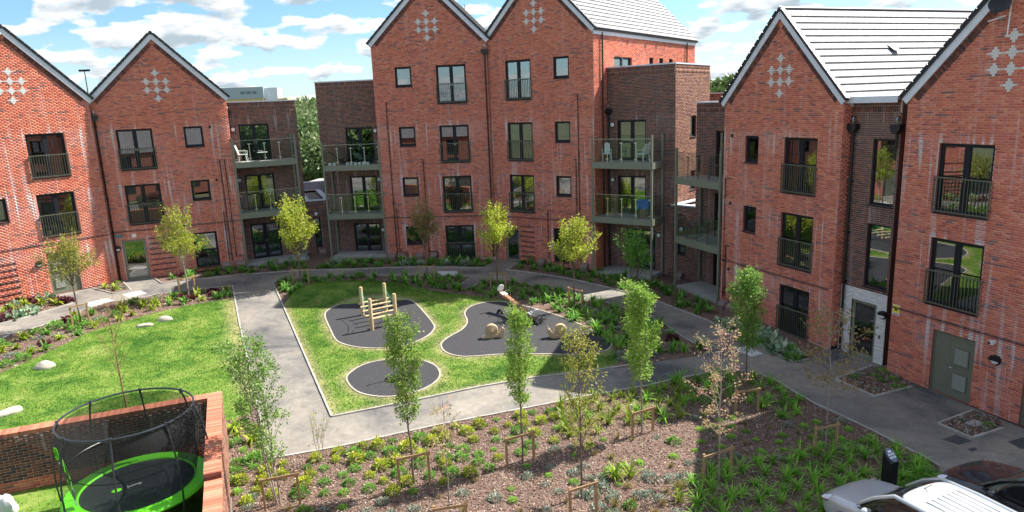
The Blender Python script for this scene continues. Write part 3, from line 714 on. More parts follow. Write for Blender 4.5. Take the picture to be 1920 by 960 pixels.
def louvre_door(parent, x0, w, h, side=1, y=.06):
    mb = MB(); mb.box(0, .05, 0, .08, 0, h); mb.box(w - .05, w, 0, .08, 0, h); mb.box(.05, w - .05, 0, .08, h - .05, h)
    d = obj('door', mb.mesh('door', M['olive_door']), parent, loc=(x0, y, 0))
    sp_ = w * (.40 if side > 0 else .60)
    for a, b in ((.053, sp_ - .003), (sp_ + .003, w - .053)):
        q = MB(); q.box(a, b, .02, .065, .01, h - .053); obj('leaf', q.mesh('leaf', M['olive_door']), d)
    a, b = (sp_ + .16, w - .2) if side > 0 else (.2, sp_ - .16)
    for lo in (.28, 1.12):
        q = MB(); q.box(a, b, .012, .019, lo, lo + .56, 1); q.box(a, a + .03, -.01, .012, lo, lo + .56); q.box(b - .03, b, -.01, .012, lo, lo + .56); q.box(a + .03, b - .03, -.01, .012, lo, lo + .03); q.box(a + .03, b - .03, -.01, .012, lo + .53, lo + .56)
        for i in range(8):
            z = lo + .05 + i * .062; q.add([(a + .03, .010, z + .038), (b - .03, .010, z + .038), (b - .03, -.022, z), (a + .03, -.022, z)], [(0, 1, 2, 3)], 2)
        obj('louvre', q.mesh('louvre', [M['olive_door'], M['black'], M['louvre']]), d)
    q = MB(); hx = sp_ + (.07 if side > 0 else -.07); q.tube([(hx, .02, 1.0), (hx, -.05, 1.0), (hx + .12 * side, -.05, 1.0)], .012, 6); q.lathe([(.03, 0), (.03, .015)], 10, Matrix.Translation((hx, .02, 1.15)) @ Matrix.Rotation(radians(90), 4, 'X')); obj('handle', q.mesh('handle', M['steel']), d)
    return d
def glass_door(parent, x0, w, h, y=.06, bar_handle=True, label=None):
    o = window(parent, x0, 0.01, w, h, 'door', y=y, fm=M['olive'], sill=False, label=label)
    if bar_handle:
        q = MB(); q.tube([(w - .19, 0, .75), (w - .19, -.06, .78), (w - .19, -.06, 1.35), (w - .19, 0, 1.38)], .016, 6); obj('handle', q.mesh('handle', M['steel']), o)
    return o

# ------------------------------------------------------------------ building blocks
class Fr:
    """a facade line: distance a from the origin, heading th, local x measured from u0; z given against eye level"""
    def __init__(s, a, thd, u0, off=0):
        s.a = a + off; s.th = radians(thd); s.u0 = u0; s.t = Vector((cos(s.th), sin(s.th))); s.n = Vector((-sin(s.th), cos(s.th)))
        p = s.n * s.a + s.t * u0; s.z0 = gz(*p) - .03; s.loc = (p.x, p.y, s.z0)
    def x(s, u): return u - s.u0
    def z(s, z): return z + CZ - s.z0
A1 = Fr(40.30, 51.315, 8.84); A2 = Fr(43.38, 25.605, -3.49); C1 = Fr(41.36, -5.407, -11.70); C2 = Fr(33.466, -35.407, -25.0)
D1 = Fr(20.62, -68.175, -25.50); EE = Fr(20.39, -69.46, -17.05)
EDGE = .05
def slope_tiles(roof, xe, ze, xa, za, y0, y1, singles=0, mt='tile', gauge=.35, tw=.30):
    """interlocking flat tiles on the slope from eave (xe,ze) to ridge (xa,za)"""
    L = hypot(xa - xe, za - ze); ux = Vector((xa - xe, 0, za - ze)) / L; nn = Vector((-ux.z, 0, ux.x)) if xa < xe else Vector((-ux.z, 0, ux.x))
    if nn.z < 0: nn = -nn
    B = Matrix.Identity(4); yv = Vector((0, 1, 0))
    for i in range(3): B[i][0] = yv[i]; B[i][1] = ux[i]; B[i][2] = nn[i]; B[i][3] = (xe, y0, ze)[i]
    rows = int(L / gauge); gg = L / rows; cols = int((y1 - y0) / tw); ww = (y1 - y0) / cols
    def tile_v(j, i): # quad corners
        g = .004; a, b = j * ww + g, (j + 1) * ww - g; lo, hi = i * gg - .02, (i + 1) * gg + .03
        return [(a, lo, .030), (b, lo, .030), (b, hi, .006), (a, hi, .006), (a, lo, .078), (b, lo, .078), (b, hi, .028), (a, hi, .028)]
    FC_ = [(4, 5, 6, 7), (0, 1, 5, 4), (1, 2, 6, 5), (3, 0, 4, 7)]
    cand = []
    base = tree_matrix(roof)
    for i in range(rows):
        for j in range(cols):
            v = base @ (B @ Vector(((j + .5) * ww, (i + .5) * gg, .03))); p = to_px(v)
            cand.append(((v - Vector((0, 0, CZ))).length if (0 < p[0] < 1920 and -10 < p[1] < 960) else 1e9, i, j))
    cand.sort(); sing = set((i, j) for d, i, j in cand[:singles] if d < 1e8)
    if sing:
        q = MB(); q.add([Vector(p) for p in tile_v(0, 0)], FC_); tm = q.mesh('roof_tile', M[mt])
        for (i, j) in sing:
            o = obj('roof_tile', tm, roof); T = B @ Matrix.Translation((j * ww, i * gg, rnd.uniform(0, .003)))
            o.location = T.to_translation(); o.rotation_euler = T.to_euler()
    q = MB()
    for _, i, j in cand:
        if (i, j) not in sing:
            zz = rnd.uniform(0, .003); q.add([B @ (Vector(p) + Vector((0, 0, zz))) for p in tile_v(j, i)], FC_)
    if q.v: obj('roof_tiles', q.mesh('roof_tiles', M[mt]), roof, kind='stuff')
def gable(name, fr, label, w, zt, za, depth, ops, heads, tiles=None, tile_singles=0, singles=0, side_r=None, wallpal='red', sides_pal=None, eave_ext=(.1, .1), side_l_bricks=False, zones=None, tiles_l=False):
    t = thing(name, label, 'building', fr.loc, fr.th, 'red brick gabled apartment blocks')
    xa = w / 2
    wall_face(t, w, 0, zt, ops, wallpal, (xa, za), heads, 'front_wall', singles=singles, zones=zones)
    # plain shell: back and left, right where nobody looks at the bricks
    mb = MB(); mb.add([(0, depth, 0), (w, depth, 0), (w, depth, zt), (xa, depth, za), (0, depth, zt)], [(0, 1, 2, 3, 4)]); mb.add([(0, 0, 0), (0, depth, 0), (0, depth, zt), (0, 0, zt)], [(0, 1, 2, 3)])
    if side_r is None: mb.add([(w, 0, 0), (w, depth, 0), (w, depth, zt), (w, 0, zt)], [(0, 1, 2, 3)])
    mb.build('rear_wall', M['reveal'], t)
    if side_r is not None:
        wall_face(t, depth, 0, zt, side_r.get('ops', []), sides_pal or wallpal, None, side_r.get('heads', ()), 'side_wall', loc=(w, 0, 0), rot=(0, 0, pi / 2), stain=side_r.get('stain', .5))
    # roof
    oh = .10
    for s, nm in ((-1, 'l'), (1, 'r')):
        xe = -eave_ext[0] if s < 0 else w + eave_ext[1]; sl_ = (za - zt) / xa; ze = zt - (eave_ext[0] if s < 0 else eave_ext[1]) * sl_
        d = Vector((xa - xe, 0, za - ze)); L = d.length; d.normalize(); nn = Vector((-d.z, 0, d.x)); nn = nn if nn.z > 0 else -nn
        mb = MB(); a = Vector((xe, 0, ze)); b = Vector((xa, 0, za)); vs = []
        for yy in (-.06, depth + oh):
            for p in (a, b): vs += [p + Vector((0, yy, 0)) + nn * .02, p + Vector((0, yy, 0)) + nn * .10]
        mb.add(vs, [(1, 3, 7, 5), (0, 4, 6, 2), (0, 2, 3, 1), (4, 5, 7, 6), (0, 1, 5, 4)])
        roof = mb.build('roof', M['tile_dark'], t)
        if (s > 0 and tiles) or (s < 0 and tiles_l): slope_tiles(roof, xe + nn.x * .10, ze + nn.z * .10, xa + nn.x * .10, za + nn.z * .10, -.02, depth + oh, tile_singles)
        # bargeboard and verge, brick-on-edge course under it
        q = MB(); bb = Matrix.Identity(4); Y = Vector((0, 1, 0))
        for i in range(3): bb[i][0] = d[i]; bb[i][1] = Y[i]; bb[i][2] = nn[i]; bb[i][3] = a[i]
        e_ = .17
        vs = [Vector((0, -.10, .10)), Vector((L, -.10, .10)), Vector((L - .0 + 0, -.10, -.14)), Vector((.0, -.10, -.14))]
        # mitre the apex end vertically
        k = (za - ze) / (xa - xe) * (1 if s < 0 else -1); ap = lambda hgt: L - hgt * abs(d.z / d.x) * -1 if False else L + hgt * (abs(d.z) / abs(d.x))
        def row(h0, h1, y0_, y1_, mi):
            pts = [(0, y0_, h0), (ap(h0), y0_, h0), (ap(h1), y0_, h1), (0, y0_, h1), (0, y1_, h0), (ap(h0), y1_, h0), (ap(h1), y1_, h1), (0, y1_, h1)]
            q.add([bb @ Vector(p) for p in pts], [(0, 1, 2, 3), (0, 4, 5, 1), (3, 2, 6, 7), (0, 3, 7, 4), (4, 7, 6, 5)], mi)
        row(-.15, .08, -.10, -.06, 0)
        q.build('bargeboard', M['white'], t)
        q = MB(); row(.08, .17, -.15, .02, 0); n_ = int(L / .34)
        for i in range(n_):
            q.box(i * L / n_, (i + 1) * L / n_ - .03, -.17, .0, .14, .20, 0, bb)
        q.build('verge', M['verge'], t)
        n_ = int(L / .075); R = []; V = []; F = []
        c = pick([((.12, .06, .055), .6), ((.22, .09, .07), .3), ((.07, .045, .045), .1)], n_)
        mbb = MB(); 
        for i in range(n_):
            o_ = .03 if i % 2 else .012; x0_ = i * .075
            if ap(-.36) < x0_ + .07 or x0_ < .3: continue
            mbb.box(x0_ + .006, x0_ + .069, -o_, 0, -.36, -.165, 0, bb)
        me = mbb.mesh('verge_bricks', M['brick']); at = me.attributes.new('bc', 'FLOAT_COLOR', 'POINT'); kk = len(mbb.v) // 8
        cc_ = np.ones((len(mbb.v), 4), np.float32); cc_[:, :3] = np.repeat(c[:kk], 8, 0); at.data.foreach_set('color', cc_.ravel())
        obj('verge_bricks', me, t, kind='stuff')
    q = MB(); q.tube([(xa, -.13, za + .13), (xa, depth + oh, za + .13)], .10, 10)
    q.build('ridge', M['verge'], t)
    return t
def gutter(t, x, z, y0, y1, side=1):
    mb = MB(); mb.tube([(x + .06 * side, y0, z), (x + .06 * side, y1, z)], .06, 8); mb.build('gutter', M['verge'], t)
    mb = MB(); mb.box(x - .05 if side > 0 else x, x if side > 0 else x + .05, y0, y1, z - .24, z + .02); mb.build('fascia', M['white'], t)
def flatblock(name, fr, label, w, zt, depth, ops, heads, pal='brown', side_r=None, side_l=False, zones=None, singles=0, roofmat='gravel', soldier=True, stain=1.0, coping=.07, cat='building', group=None):
    t = thing(name, label, cat, fr.loc, fr.th, group)
    zt = snap(zt); so_ = [(zt - .225, zt), (zt - .45, zt - .225)] if soldier else None
    wall_face(t, w, 0, zt, ops, pal, None, heads, 'front_wall', zones=zones, singles=singles, stain=stain, soldier=so_)
    mb = MB()
    mb.add([(0, depth, 0), (w, depth, 0), (w, depth, zt), (0, depth, zt)], [(0, 1, 2, 3)])
    if not side_l: mb.add([(0, 0, 0), (0, depth, 0), (0, depth, zt), (0, 0, zt)], [(0, 1, 2, 3)])
    if side_r is None: mb.add([(w, 0, 0), (w, depth, 0), (w, depth, zt), (w, 0, zt)], [(0, 1, 2, 3)])
    mb.build('rear_wall', M['reveal_dark'], t)
    if side_r is not None:
        wall_face(t, depth, 0, zt, side_r.get('ops', []), side_r.get('pal', pal), None, side_r.get('heads', ()), 'side_wall', loc=(w, 0, 0), rot=(0, 0, pi / 2), soldier=so_, stain=.4)
    if side_l: wall_face(t, depth, 0, zt, [], pal, None, (), 'side_wall', loc=(0, depth, 0), rot=(0, 0, -pi / 2), soldier=so_, stain=.4)
    mb = MB(); mb.box(.2, w - .2, .2, depth - .2, zt - .4, zt - .12); mb.build('roof', M[roofmat], t)
    mb = MB(); c = coping; o_ = .04
    for (a, b, c_, d) in ((-o_, w + o_, -o_, .3), (-o_, w + o_, depth - .3, depth + o_), (-o_, .3, .3, depth - .3), (w - .3, w + o_, .3, depth - .3)):
        n_ = max(1, round(max(b - a, d - c_) / 1.1))
        for i in range(n_):
            if b - a > d - c_: mb.box(a + (b - a) * i / n_ + .003, a + (b - a) * (i + 1) / n_ - .003, c_, d, zt, zt + c)
            else: mb.box(a, b, c_ + (d - c_) * i / n_ + .003, c_ + (d - c_) * (i + 1) / n_ - .003, zt, zt + c)
    mb.build('coping', M['white'], t)
    return t
FH, FW, SH = 2.19, 1.75, 1.1
def op(fr, u0, w, zhead, h):
    """opening snapped to the brick courses -> (x0,x1,z0,z1)"""
    z1 = snap(fr.z(zhead)); return (fr.x(u0), fr.x(u0) + w, snap(z1 - h), z1)
def fill(t, o, kind, jul=False, **k):
    w_ = window(t, o[0], o[2], o[1] - o[0], o[3] - o[2], kind, **k)
    if jul: juliet(t, o[0], o[2], o[1] - o[0])
    return w_

# --- block furthest left (sunlit gable)
hA = [-.57, -3.57]
fr = A1; zt = fr.z(1.10); zap = zt + 3.30
o1 = [op(fr, 12.40, 1.72, z, FH) for z in hA]; o2 = [op(fr, 10.12, .98, z, SH) for z in hA]
dA = (fr.x(12.36), fr.x(13.74), 0, snap(fr.z(-6.55)))
bA1 = gable('apartment_block', fr, 'red brick gabled block at the far left, its gable in full sun', 6.72, zt, zap, 12, o1 + o2 + [dA], [fr.z(z) for z in hA] + [fr.z(-6.5)])
fill(bA1, o1[0], 'french', True); fill(bA1, o1[1], 'french', True); [fill(bA1, o, 'single') for o in o2]
louvre_door(bA1, dA[0], 1.38, dA[3], -1); lamp_round(bA1, fr.x(11.98), fr.z(-7.0), eyelid=True); motif(bA1, 3.36, fr.z(2.45))
band(bA1, 0, 6.7, fr.z(-6.08), 'red', .022)
for i in range(7): band(bA1, .1, 2.2, fr.z(-6.75) - i * .3, 'red', .035)
small_vent(bA1, fr.x(11.35), fr.z(-.4))
# --- second gable from the left
fr = A2; zt = fr.z(1.0)
zap = zt + 3.33
f1 = [op(fr, -2.48, FW, z, FH) for z in hA]; s1 = [op(fr, .83, .98, z, SH) for z in hA]; gw = op(fr, .56, 1.27, -6.53, 2.03)
dr = (fr.x(-3.02), fr.x(-1.86), 0, snap(fr.z(-6.53)))
bA2 = gable('apartment_block', fr, 'red brick gabled block second from the left, an olive framed glass door below', 6.72, zt, zap, 12, f1 + s1 + [gw, dr], [fr.z(z) for z in hA] + [fr.z(-6.5)])
fill(bA2, f1[0], 'french', True, curtain=(.02, .2, 'curtain')); fill(bA2, f1[1], 'french', True, curtain=(.05, .48, 'curtain', 1.2))
fill(bA2, s1[0], 'single'); fill(bA2, s1[1], 'single'); fill(bA2, gw, 'transom', curtain=(.0, 1.0, 'curtain'))
glass_door(bA2, dr[0], 1.16, dr[3], bar_handle=False); lamp_round(bA2, fr.x(-3.25), fr.z(-6.95), eyelid=True); motif(bA2, 3.30, fr.z(2.38))
band(bA2, 0, 6.7, fr.z(-6.12), 'red', .022)
for i in range(7): band(bA2, fr.x(-1.72), fr.x(-.5), fr.z(-6.58) - i * .3, 'red', .035)
small_vent(bA2, fr.x(2.2), fr.z(-.61)); small_vent(bA2, fr.x(2.2), fr.z(-3.59)); downpipe(bA2, fr.x(-3.36), fr.z(.0))
pipe(bA2, [(fr.x(2.65), fr.z(-2.46)), (fr.x(2.5), fr.z(-2.46)), (fr.x(2.5), .4)]); pipe(bA2, [(fr.x(2.35), fr.z(-5.42)), (fr.x(2.35), .45)]); pipe(bA2, [(fr.x(2.75), fr.z(-2.46)), (fr.x(2.75), .65), (fr.x(3.1), .65), (fr.x(3.1), .4)])
meter_box(bA2, fr.x(2.12)); meter_box(bA2, fr.x(2.86))
q = MB(); q.box(-.17, .17, -.02, 0, -.07, .07); obj('sign', q.mesh('sign', mat('sign_teal', (.03, .22, .25), .4)), bA2, loc=(fr.x(-3.1), 0, fr.z(-6.27)))
q = MB(); q.box(-.11, .11, -.02, 0, -.10, .10); obj('sign', q.mesh('sign', M['plastic_white']), bA2, loc=(fr.x(-2.38), 0, fr.z(-6.31)))
# --- brown wing with balconies beside it
fr = Fr(43.38, 25.605, 3.235, 1.5)
o = [op(fr, 3.83, 1.73, z, FH) for z in hA]; og = (fr.x(3.83), fr.x(3.83) + 1.73, snap(fr.z(-8.74)), snap(fr.z(-6.57)))
wAB = flatblock('balcony_wing', fr, 'dark brown brick wing with a flat roof, left of the gap to the trees', 4.02, fr.z(.72), 9, o + [og], [fr.z(-.3)], side_r={'ops': []})
fill(wAB, o[0], 'patio', curtain=(.1, .95, 'curtain')); fill(wAB, o[1], 'patio', curtain=(.55, .9, 'curtain', 1.0)); fill(wAB, og, 'patio', curtain=(.05, .95, 'curtain_teal'))
lamp_round(wAB, fr.x(3.52), fr.z(-.85)); lamp_round(wAB, fr.x(3.52), fr.z(-3.85))
downpipe(wAB, fr.x(3.34), fr.z(.0))
# --- centre left gable, four storeys
hC = [-6.635, -1.10, -4.10]
fr = C1; zt = fr.z(3.70); zap = zt + 3.42; hC = [-.637 + -.0, -1.10, -4.10]
lv = [-7.10 + 9 + .46, -1.10, -4.10, -7.10]
f1 = [op(fr, -7.93, FW, z, FH) for z in lv]; s1 = [op(fr, -10.38, .98, z, SH) for z in lv]
bC1 = gable('apartment_block', fr, 'four storey red brick gabled block, the left one of the centre pair', 6.80, zt, zap, 14.4, f1 + s1, [fr.z(z) for z in lv[1:]], tiles=True)
for i, o in enumerate(f1): fill(bC1, o, 'french', True, curtain=[None, None, None, (.05, .9, 'curtain_teal')][i])
for i, o in enumerate(s1): fill(bC1, o, 'single')
motif(bC1, fr.x(-8.32), fr.z(5.25)); band(bC1, 0, 6.7, fr.z(-6.60), 'red', .022)
downpipe(bC1, fr.x(-5.02), fr.z(2.85)); pipe(bC1, [(fr.x(-10.85), fr.z(.35)), (fr.x(-11.03), fr.z(.35)), (fr.x(-11.03), .1)]); pipe(bC1, [(fr.x(-9.22), fr.z(-3.05)), (fr.x(-9.03), fr.z(-3.05)), (fr.x(-9.03), .1)])
pipe(bC1, [(fr.x(-10.88), fr.z(-5.95)), (fr.x(-10.86), fr.z(-8.66)), (fr.x(-10.4), fr.z(-8.66)), (fr.x(-10.4), .1)]); pipe(bC1, [(fr.x(-9.0), fr.z(-8.68)), (fr.x(-8.48), fr.z(-8.68)), (fr.x(-8.48), .1)])
for u in (-11.33, -10.74, -9.58, -8.74): meter_box(bC1, fr.x(u))
# --- centre right gable with the long sunlit side
fr = C2; f1 = [op(fr, -23.74, 1.72, z, FH) for z in lv[:3]]; s1 = [op(fr, -20.53, .98, z, SH) for z in lv[:3]]
gw = op(fr, -20.78, .98, -7.08, 1.95); dr = (fr.x(-24.2), fr.x(-23.2), 0, snap(fr.z(-7.2)))
so_ = [(2.4, 4.65, snap(fr.z(1.2)), snap(fr.z(2.28)))] + [(y, y + .62, snap(fr.z(1.3)), snap(fr.z(2.42))) for y in (7.05, 8.55, 10.1)]
bC2 = gable('apartment_block', fr, 'four storey gabled block with a long sunlit roof slope, right of the centre pair', 6.92, zt - C1.z(3.70) + fr.z(3.70), fr.z(3.70) + 3.42, 14.7, f1 + s1 + [gw, dr], [fr.z(z) for z in lv[1:]], tiles=True, side_r={'ops': so_, 'stain': .6})
for i, o in enumerate(f1): fill(bC2, o, 'french', True, curtain=[None, (.05, .5, 'curtain_teal'), None][i])
for i, o in enumerate(s1): fill(bC2, o, 'single')
fill(bC2, gw, 'single'); glass_door(bC2, dr[0], 1.0, dr[3], bar_handle=False)
motif(bC2, fr.x(-21.69), fr.z(5.28)); band(bC2, 0, 6.8, fr.z(-6.60), 'red', .022)
for i in range(7): band(bC2, fr.x(-23.1), fr.x(-22.1), fr.z(-7.15) - i * .3, 'red', .035)
pipe(bC2, [(fr.x(-19.3), fr.z(.37)), (fr.x(-19.02), fr.z(.37)), (fr.x(-19.02), .1)]); pipe(bC2, [(fr.x(-20.72), fr.z(-6.05)), (fr.x(-21.13), fr.z(-6.05)), (fr.x(-21.13), .4)]); pipe(bC2, [(fr.x(-19.2), fr.z(-3.07)), (fr.x(-19.2), .4)])
for u in (-21.55, -18.72): meter_box(bC2, fr.x(u))
sw = obj('side_window_group', None, bC2); bpy.data.objects.remove(sw)
def side_fill(t, w, o, kind):
    w_ = window(t, o[0], o[2], o[1] - o[0], o[3] - o[2], kind)
    w_.location = (w - .085, o[0], o[2]); w_.rotation_euler = (0, 0, pi / 2); return w_
for o in so_[:1]: side_fill(bC2, 6.92, o, 'patio')
for o in so_[1:]: side_fill(bC2, 6.92, o, 'tall')
gutter(bC2, 7.0, fr.z(3.62), -.05, 14.7)
q = MB(); q.tube([(6.92 + .09, .9, fr.z(3.5)), (6.92 + .09, .9, .05)], .045, 8); q.tube([(6.92 + .09, 13.0, fr.z(3.5)), (6.92 + .09, 13.0, 6)], .045, 8); q.build('downpipe', M['black'], bC2)
for y, z in ((4.0, 3.0), (6.4, 2.95), (8.0, 2.95)):
    q = MB(); q.box(6.90, 6.94, y, y + .2, fr.z(z), fr.z(z) + .2); q.build('vent', M['reveal_dark'], bC2)
for y in (3.2, 4.7):                                   # roof vents
    q = MB(); q.prism([(0, 0), (.35, 0), (.05, .22)], 0, .25, Matrix.Translation((4.9, y, fr.z(3.70) + 2.05)) @ Matrix.Rotation(radians(90), 4, 'X')); q.build('roof_vent', M['verge'], bC2)
# --- brown wing right of the centre pair
fr = Fr(33.466, -35.407, -18.07, 1.5)
o = [op(fr, -17.45, 1.72, z, FH) for z in (-1.10, -4.10)]; og = (fr.x(-16.9), fr.x(-16.9) + 1.72, snap(fr.z(-9.2)), snap(fr.z(-7.05)))
sops = [(2.1, 3.0, snap(fr.z(-2.16)), snap(fr.z(-1.0))), (2.1, 3.0, snap(fr.z(-5.1)), snap(fr.z(-4.0)))]
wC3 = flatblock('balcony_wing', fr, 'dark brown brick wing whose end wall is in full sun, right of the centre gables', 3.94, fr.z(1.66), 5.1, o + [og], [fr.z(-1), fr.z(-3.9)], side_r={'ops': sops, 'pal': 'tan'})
for q_ in o: fill(wC3, q_, 'patio')
fill(wC3, og, 'patio', curtain=(.05, .6, 'curtain_teal'))
for q_ in sops: side_fill(wC3, 3.94, q_, 'tall')
lamp_round(wC3, fr.x(-17.72), fr.z(-1.35)); lamp_round(wC3, fr.x(-17.72), fr.z(-4.35)); lamp_round(wC3, fr.x(-14.98), fr.z(-7.3)); downpipe(wC3, fr.x(-17.93), fr.z(-.75))
# --- brown wing left of the centre pair
fr = Fr(41.36, -5.407, -15.78, 1.4)
o = [op(fr, -14.12, 1.75, z, FH) for z in (-1.10, -4.10)]; og = (fr.x(-14.12), fr.x(-14.12) + 1.75, snap(fr.z(-9.2)), snap(fr.z(-7.08)))
wBC = flatblock('balcony_wing', fr, 'tall dark brown brick wing with a flat roof, right of the gap to the trees', 4.1, fr.z(1.68), 9, o + [og], [fr.z(-3.8)])
for q_ in o: fill(wBC, q_, 'patio', curtain=(.1, .5, 'curtain', .9) if q_ is o[0] else None)
fill(wBC, og, 'french'); lamp_round(wBC, fr.x(-12.2), fr.z(-1.3)); lamp_round(wBC, fr.x(-12.2), fr.z(-4.3)); lamp_round(wBC, fr.x(-12.2), fr.z(-7.5))
# --- low links
def line_fr(p, q):
    th = atan2(q[1] - p[1], q[0] - p[0]); f_ = Fr.__new__(Fr); f_.th = th; f_.u0 = 0; f_.z0 = gz(*p) - .03; f_.loc = (p[0], p[1], f_.z0); f_.t = Vector((cos(th), sin(th))); f_.n = Vector((-sin(th), cos(th))); return f_
fr = line_fr((-12.9, 43.7), (-11.45, 44.24))
lw = (.40, .82, snap(fr.z(-8.45)), snap(fr.z(-6.6)))
lk = flatblock('low_link', fr, 'single storey dark brick link with a gravel roof between two brown wings', 1.5, fr.z(-5.5), 6.5, [lw], [], soldier=False)
fill(lk, lw, 'tall'); lamp_round(lk, .58, fr.z(-6.35)); meter_box(lk, .75)
q = MB(); q.box(-2, 3.2, 6.6, 7.2, fr.z(-5.2) - 3.5, fr.z(-4.95)); q.build('parapet', M['white'], lk)
fr = line_fr((8.65, 36.78), (9.75, 35.64))
lw = (.35, .85, snap(fr.z(-8.25)), snap(fr.z(-7.65)))
lk = flatblock('low_link', fr, 'single storey dark brick link behind the slim balconies, white coping in the sun', 1.6, fr.z(-5.6), 6, [lw], [], soldier=False)
fill(lk, lw, 'single'); lamp_round(lk, .62, fr.z(-6.86)); meter_box(lk, .55)
# --- brown wing behind the slim balconies
fr = Fr(20.62, -68.175, -29.62, 1.6)
o = [op(fr, -28.1, 1.0, z, 2.25) for z in (-1.70, -4.70)]; og = (fr.x(-28.1), fr.x(-28.1) + 1.2, snap(fr.z(-9.75)), snap(fr.z(-7.70)))
wD0 = flatblock('balcony_wing', fr, 'narrow dark brown brick wing behind the slim pair of balconies on the right', 4.4, fr.z(-.36), 8, o + [og], [fr.z(-4.7)])
for q_ in o + [og]: fill(wD0, q_, 'tall')
# --- right gable
fr = D1; hD = [-1.72, -4.72]
f1 = [op(fr, -21.84, 1.70, z, FH) for z in hD]; s1 = [op(fr, -24.1, .80, z, SH) for z in hD]; fg = (fr.x(-21.76), fr.x(-21.76) + 1.62, snap(fr.z(-9.72)), snap(fr.z(-7.72))); gs = op(fr, -24.1, .8, -7.72, .9)
zt = fr.z(-.30); zap = zt + 3.34
bD1 = gable('apartment_block', fr, 'red brick gabled block right of centre with a broad pale roof slope', 6.46, zt, zap, 12, f1 + s1 + [fg, gs], [fr.z(z) for z in hD] + [fr.z(-7.6)], tiles=True, tile_singles=300, singles=300, side_r={'ops': [], 'stain': .4})
for o in f1: fill(bD1, o, 'french', True)
fill(bD1, fg, 'french', True); [fill(bD1, o, 'single') for o in s1 + [gs]]
motif(bD1, fr.x(-22.21), fr.z(1.33)); band(bD1, 0, 6.3, fr.z(-7.42), 'red', .022)
for z in (-1.74, -4.73, -7.75): small_vent(bD1, fr.x(-24.94), fr.z(z))
pipe(bD1, [(fr.x(-24.92), fr.z(-3.63)), (fr.x(-25.28), fr.z(-3.63)), (fr.x(-25.28), .5), (fr.x(-24.85), .5), (fr.x(-24.85), .35)]); pipe(bD1, [(fr.x(-24.92), fr.z(-6.68)), (fr.x(-25.15), fr.z(-6.68)), (fr.x(-25.15), .6)])
for u in (-25.1, -24.55): meter_box(bD1, fr.x(u))
gutter(bD1, 6.5, fr.z(-.34), .3, 12)
q = MB(); q.prism([(0, 0), (.40, 0), (.06, .24)], 0, .3, Matrix.Translation((4.75, 4.2, zt + 1.75)) @ Matrix.Rotation(radians(90), 4, 'X')); q.build('roof_vent', M['verge'], bD1)
# brick return of that gable, facing the entrance, is the side wall of the link
fr = Fr(20.62, -68.175, -19.04, .45)
w2 = [op(fr, -18.08, .98, z, 2.30) for z in hD]
dr = (fr.x(-18.52), fr.x(-17.42), 0, snap(fr.z(-7.62)))
lkD = flatblock('entrance_link', fr, 'narrow dark brick entrance bay with a white brick ground floor', 2.02, fr.z(-.36), 6, w2 + [dr], [fr.z(z) for z in hD], zones=[(0, 3, 0, fr.z(-7.16), 'white')], singles=150)
for o in w2: fill(lkD, o, 'tall')
q = MB(); zw = snap(fr.z(-7.16)); q.box(.01, dr[0], -.0085, .0, .02, zw); q.box(dr[1], 2.01, -.0085, .0, .02, zw); q.box(dr[0], dr[1], -.0085, .0, dr[3], zw); q.build('mortar', M['stone'], lkD)
glass_door(lkD, dr[0], 1.10, dr[3]); lamp_round(lkD, fr.x(-17.12), fr.z(-7.9), eyelid=True); downpipe(lkD, fr.x(-18.86), fr.z(-1.45)); downpipe(lkD, fr.x(-17.12) + .04, fr.z(-1.45), fr.z(-2.0))
q = MB(); q.box(-.04, .04, -.03, 0, -.06, .06); obj('entry_panel', q.mesh('entry_panel', M['steel']), lkD, loc=(fr.x(-17.22), 0, fr.z(-8.75)))
q = MB(); q.box(-.1, 2.1, -.35, .0, fr.z(-.36) + .07, fr.z(-.36) + .12); q.box(-.1, 2.1, -.37, -.35, fr.z(-.36) - .10, fr.z(-.36) + .12); q.build('fascia', M['white'], lkD)
# --- gable at the right edge
fr = EE
f1 = [op(fr, -15.80, 1.76, z, FH) for z in hD]; dl = (fr.x(-15.42), fr.x(-14.0), 0, snap(fr.z(-7.70))); d2 = (fr.x(-12.49), fr.x(-11.2), 0, snap(fr.z(-7.7)))
zt = fr.z(-.30)
bE = gable('apartment_block', fr, 'nearest red brick gabled block at the right edge, with olive louvred doors', 6.46, zt, zt + 3.34, 12, f1 + [dl, d2], [fr.z(z) for z in hD] + [fr.z(-7.6)], singles=300)
for o in f1: fill(bE, o, 'french', True)
louvre_door(bE, dl[0], 1.42, dl[3], 1); louvre_door(bE, d2[0], 1.29, d2[3], 1)
motif(bE, fr.x(-13.84), fr.z(1.31)); band(bE, 0, 6.4, fr.z(-7.42), 'red', .022); lamp_round(bE, fr.x(-13.32), fr.z(-8.1), eyelid=True)
q = MB(); q.box(-.14, .14, -.012, 0, -.19, .19, 0); q.box(-.12, .12, -.016, -.012, -.10, .17, 1); q.prism([(-.07, -.02), (.07, -.02), (0, .11)], .016, .018, Matrix.Rotation(radians(90), 4, 'X'), 2)
q.box(-.10, .10, -.016, -.012, -.16, -.135, 2); obj('warning_sign', q.mesh('warning_sign', [M['plastic_white'], mat('sign_yellow', (.85, .72, .04), .5), M['black']]), bE, loc=(fr.x(-16.86), 0, fr.z(-7.47)))
q = MB(); q.lathe([(.06, 0), (.06, .10)], 12, Matrix.Rotation(radians(90), 4, 'X')); q.lathe([(.0, -.09), (.06, -.07), (.085, 0), (.085, .05)], 14, Matrix.Translation((0, -.12, 0)), 0); q.lathe([(.04, 0), (.03, .03), (0, .035)], 10, Matrix.Translation((-.03, -.195, -.01)) @ Matrix.Rotation(radians(90), 4, 'X'), 1)
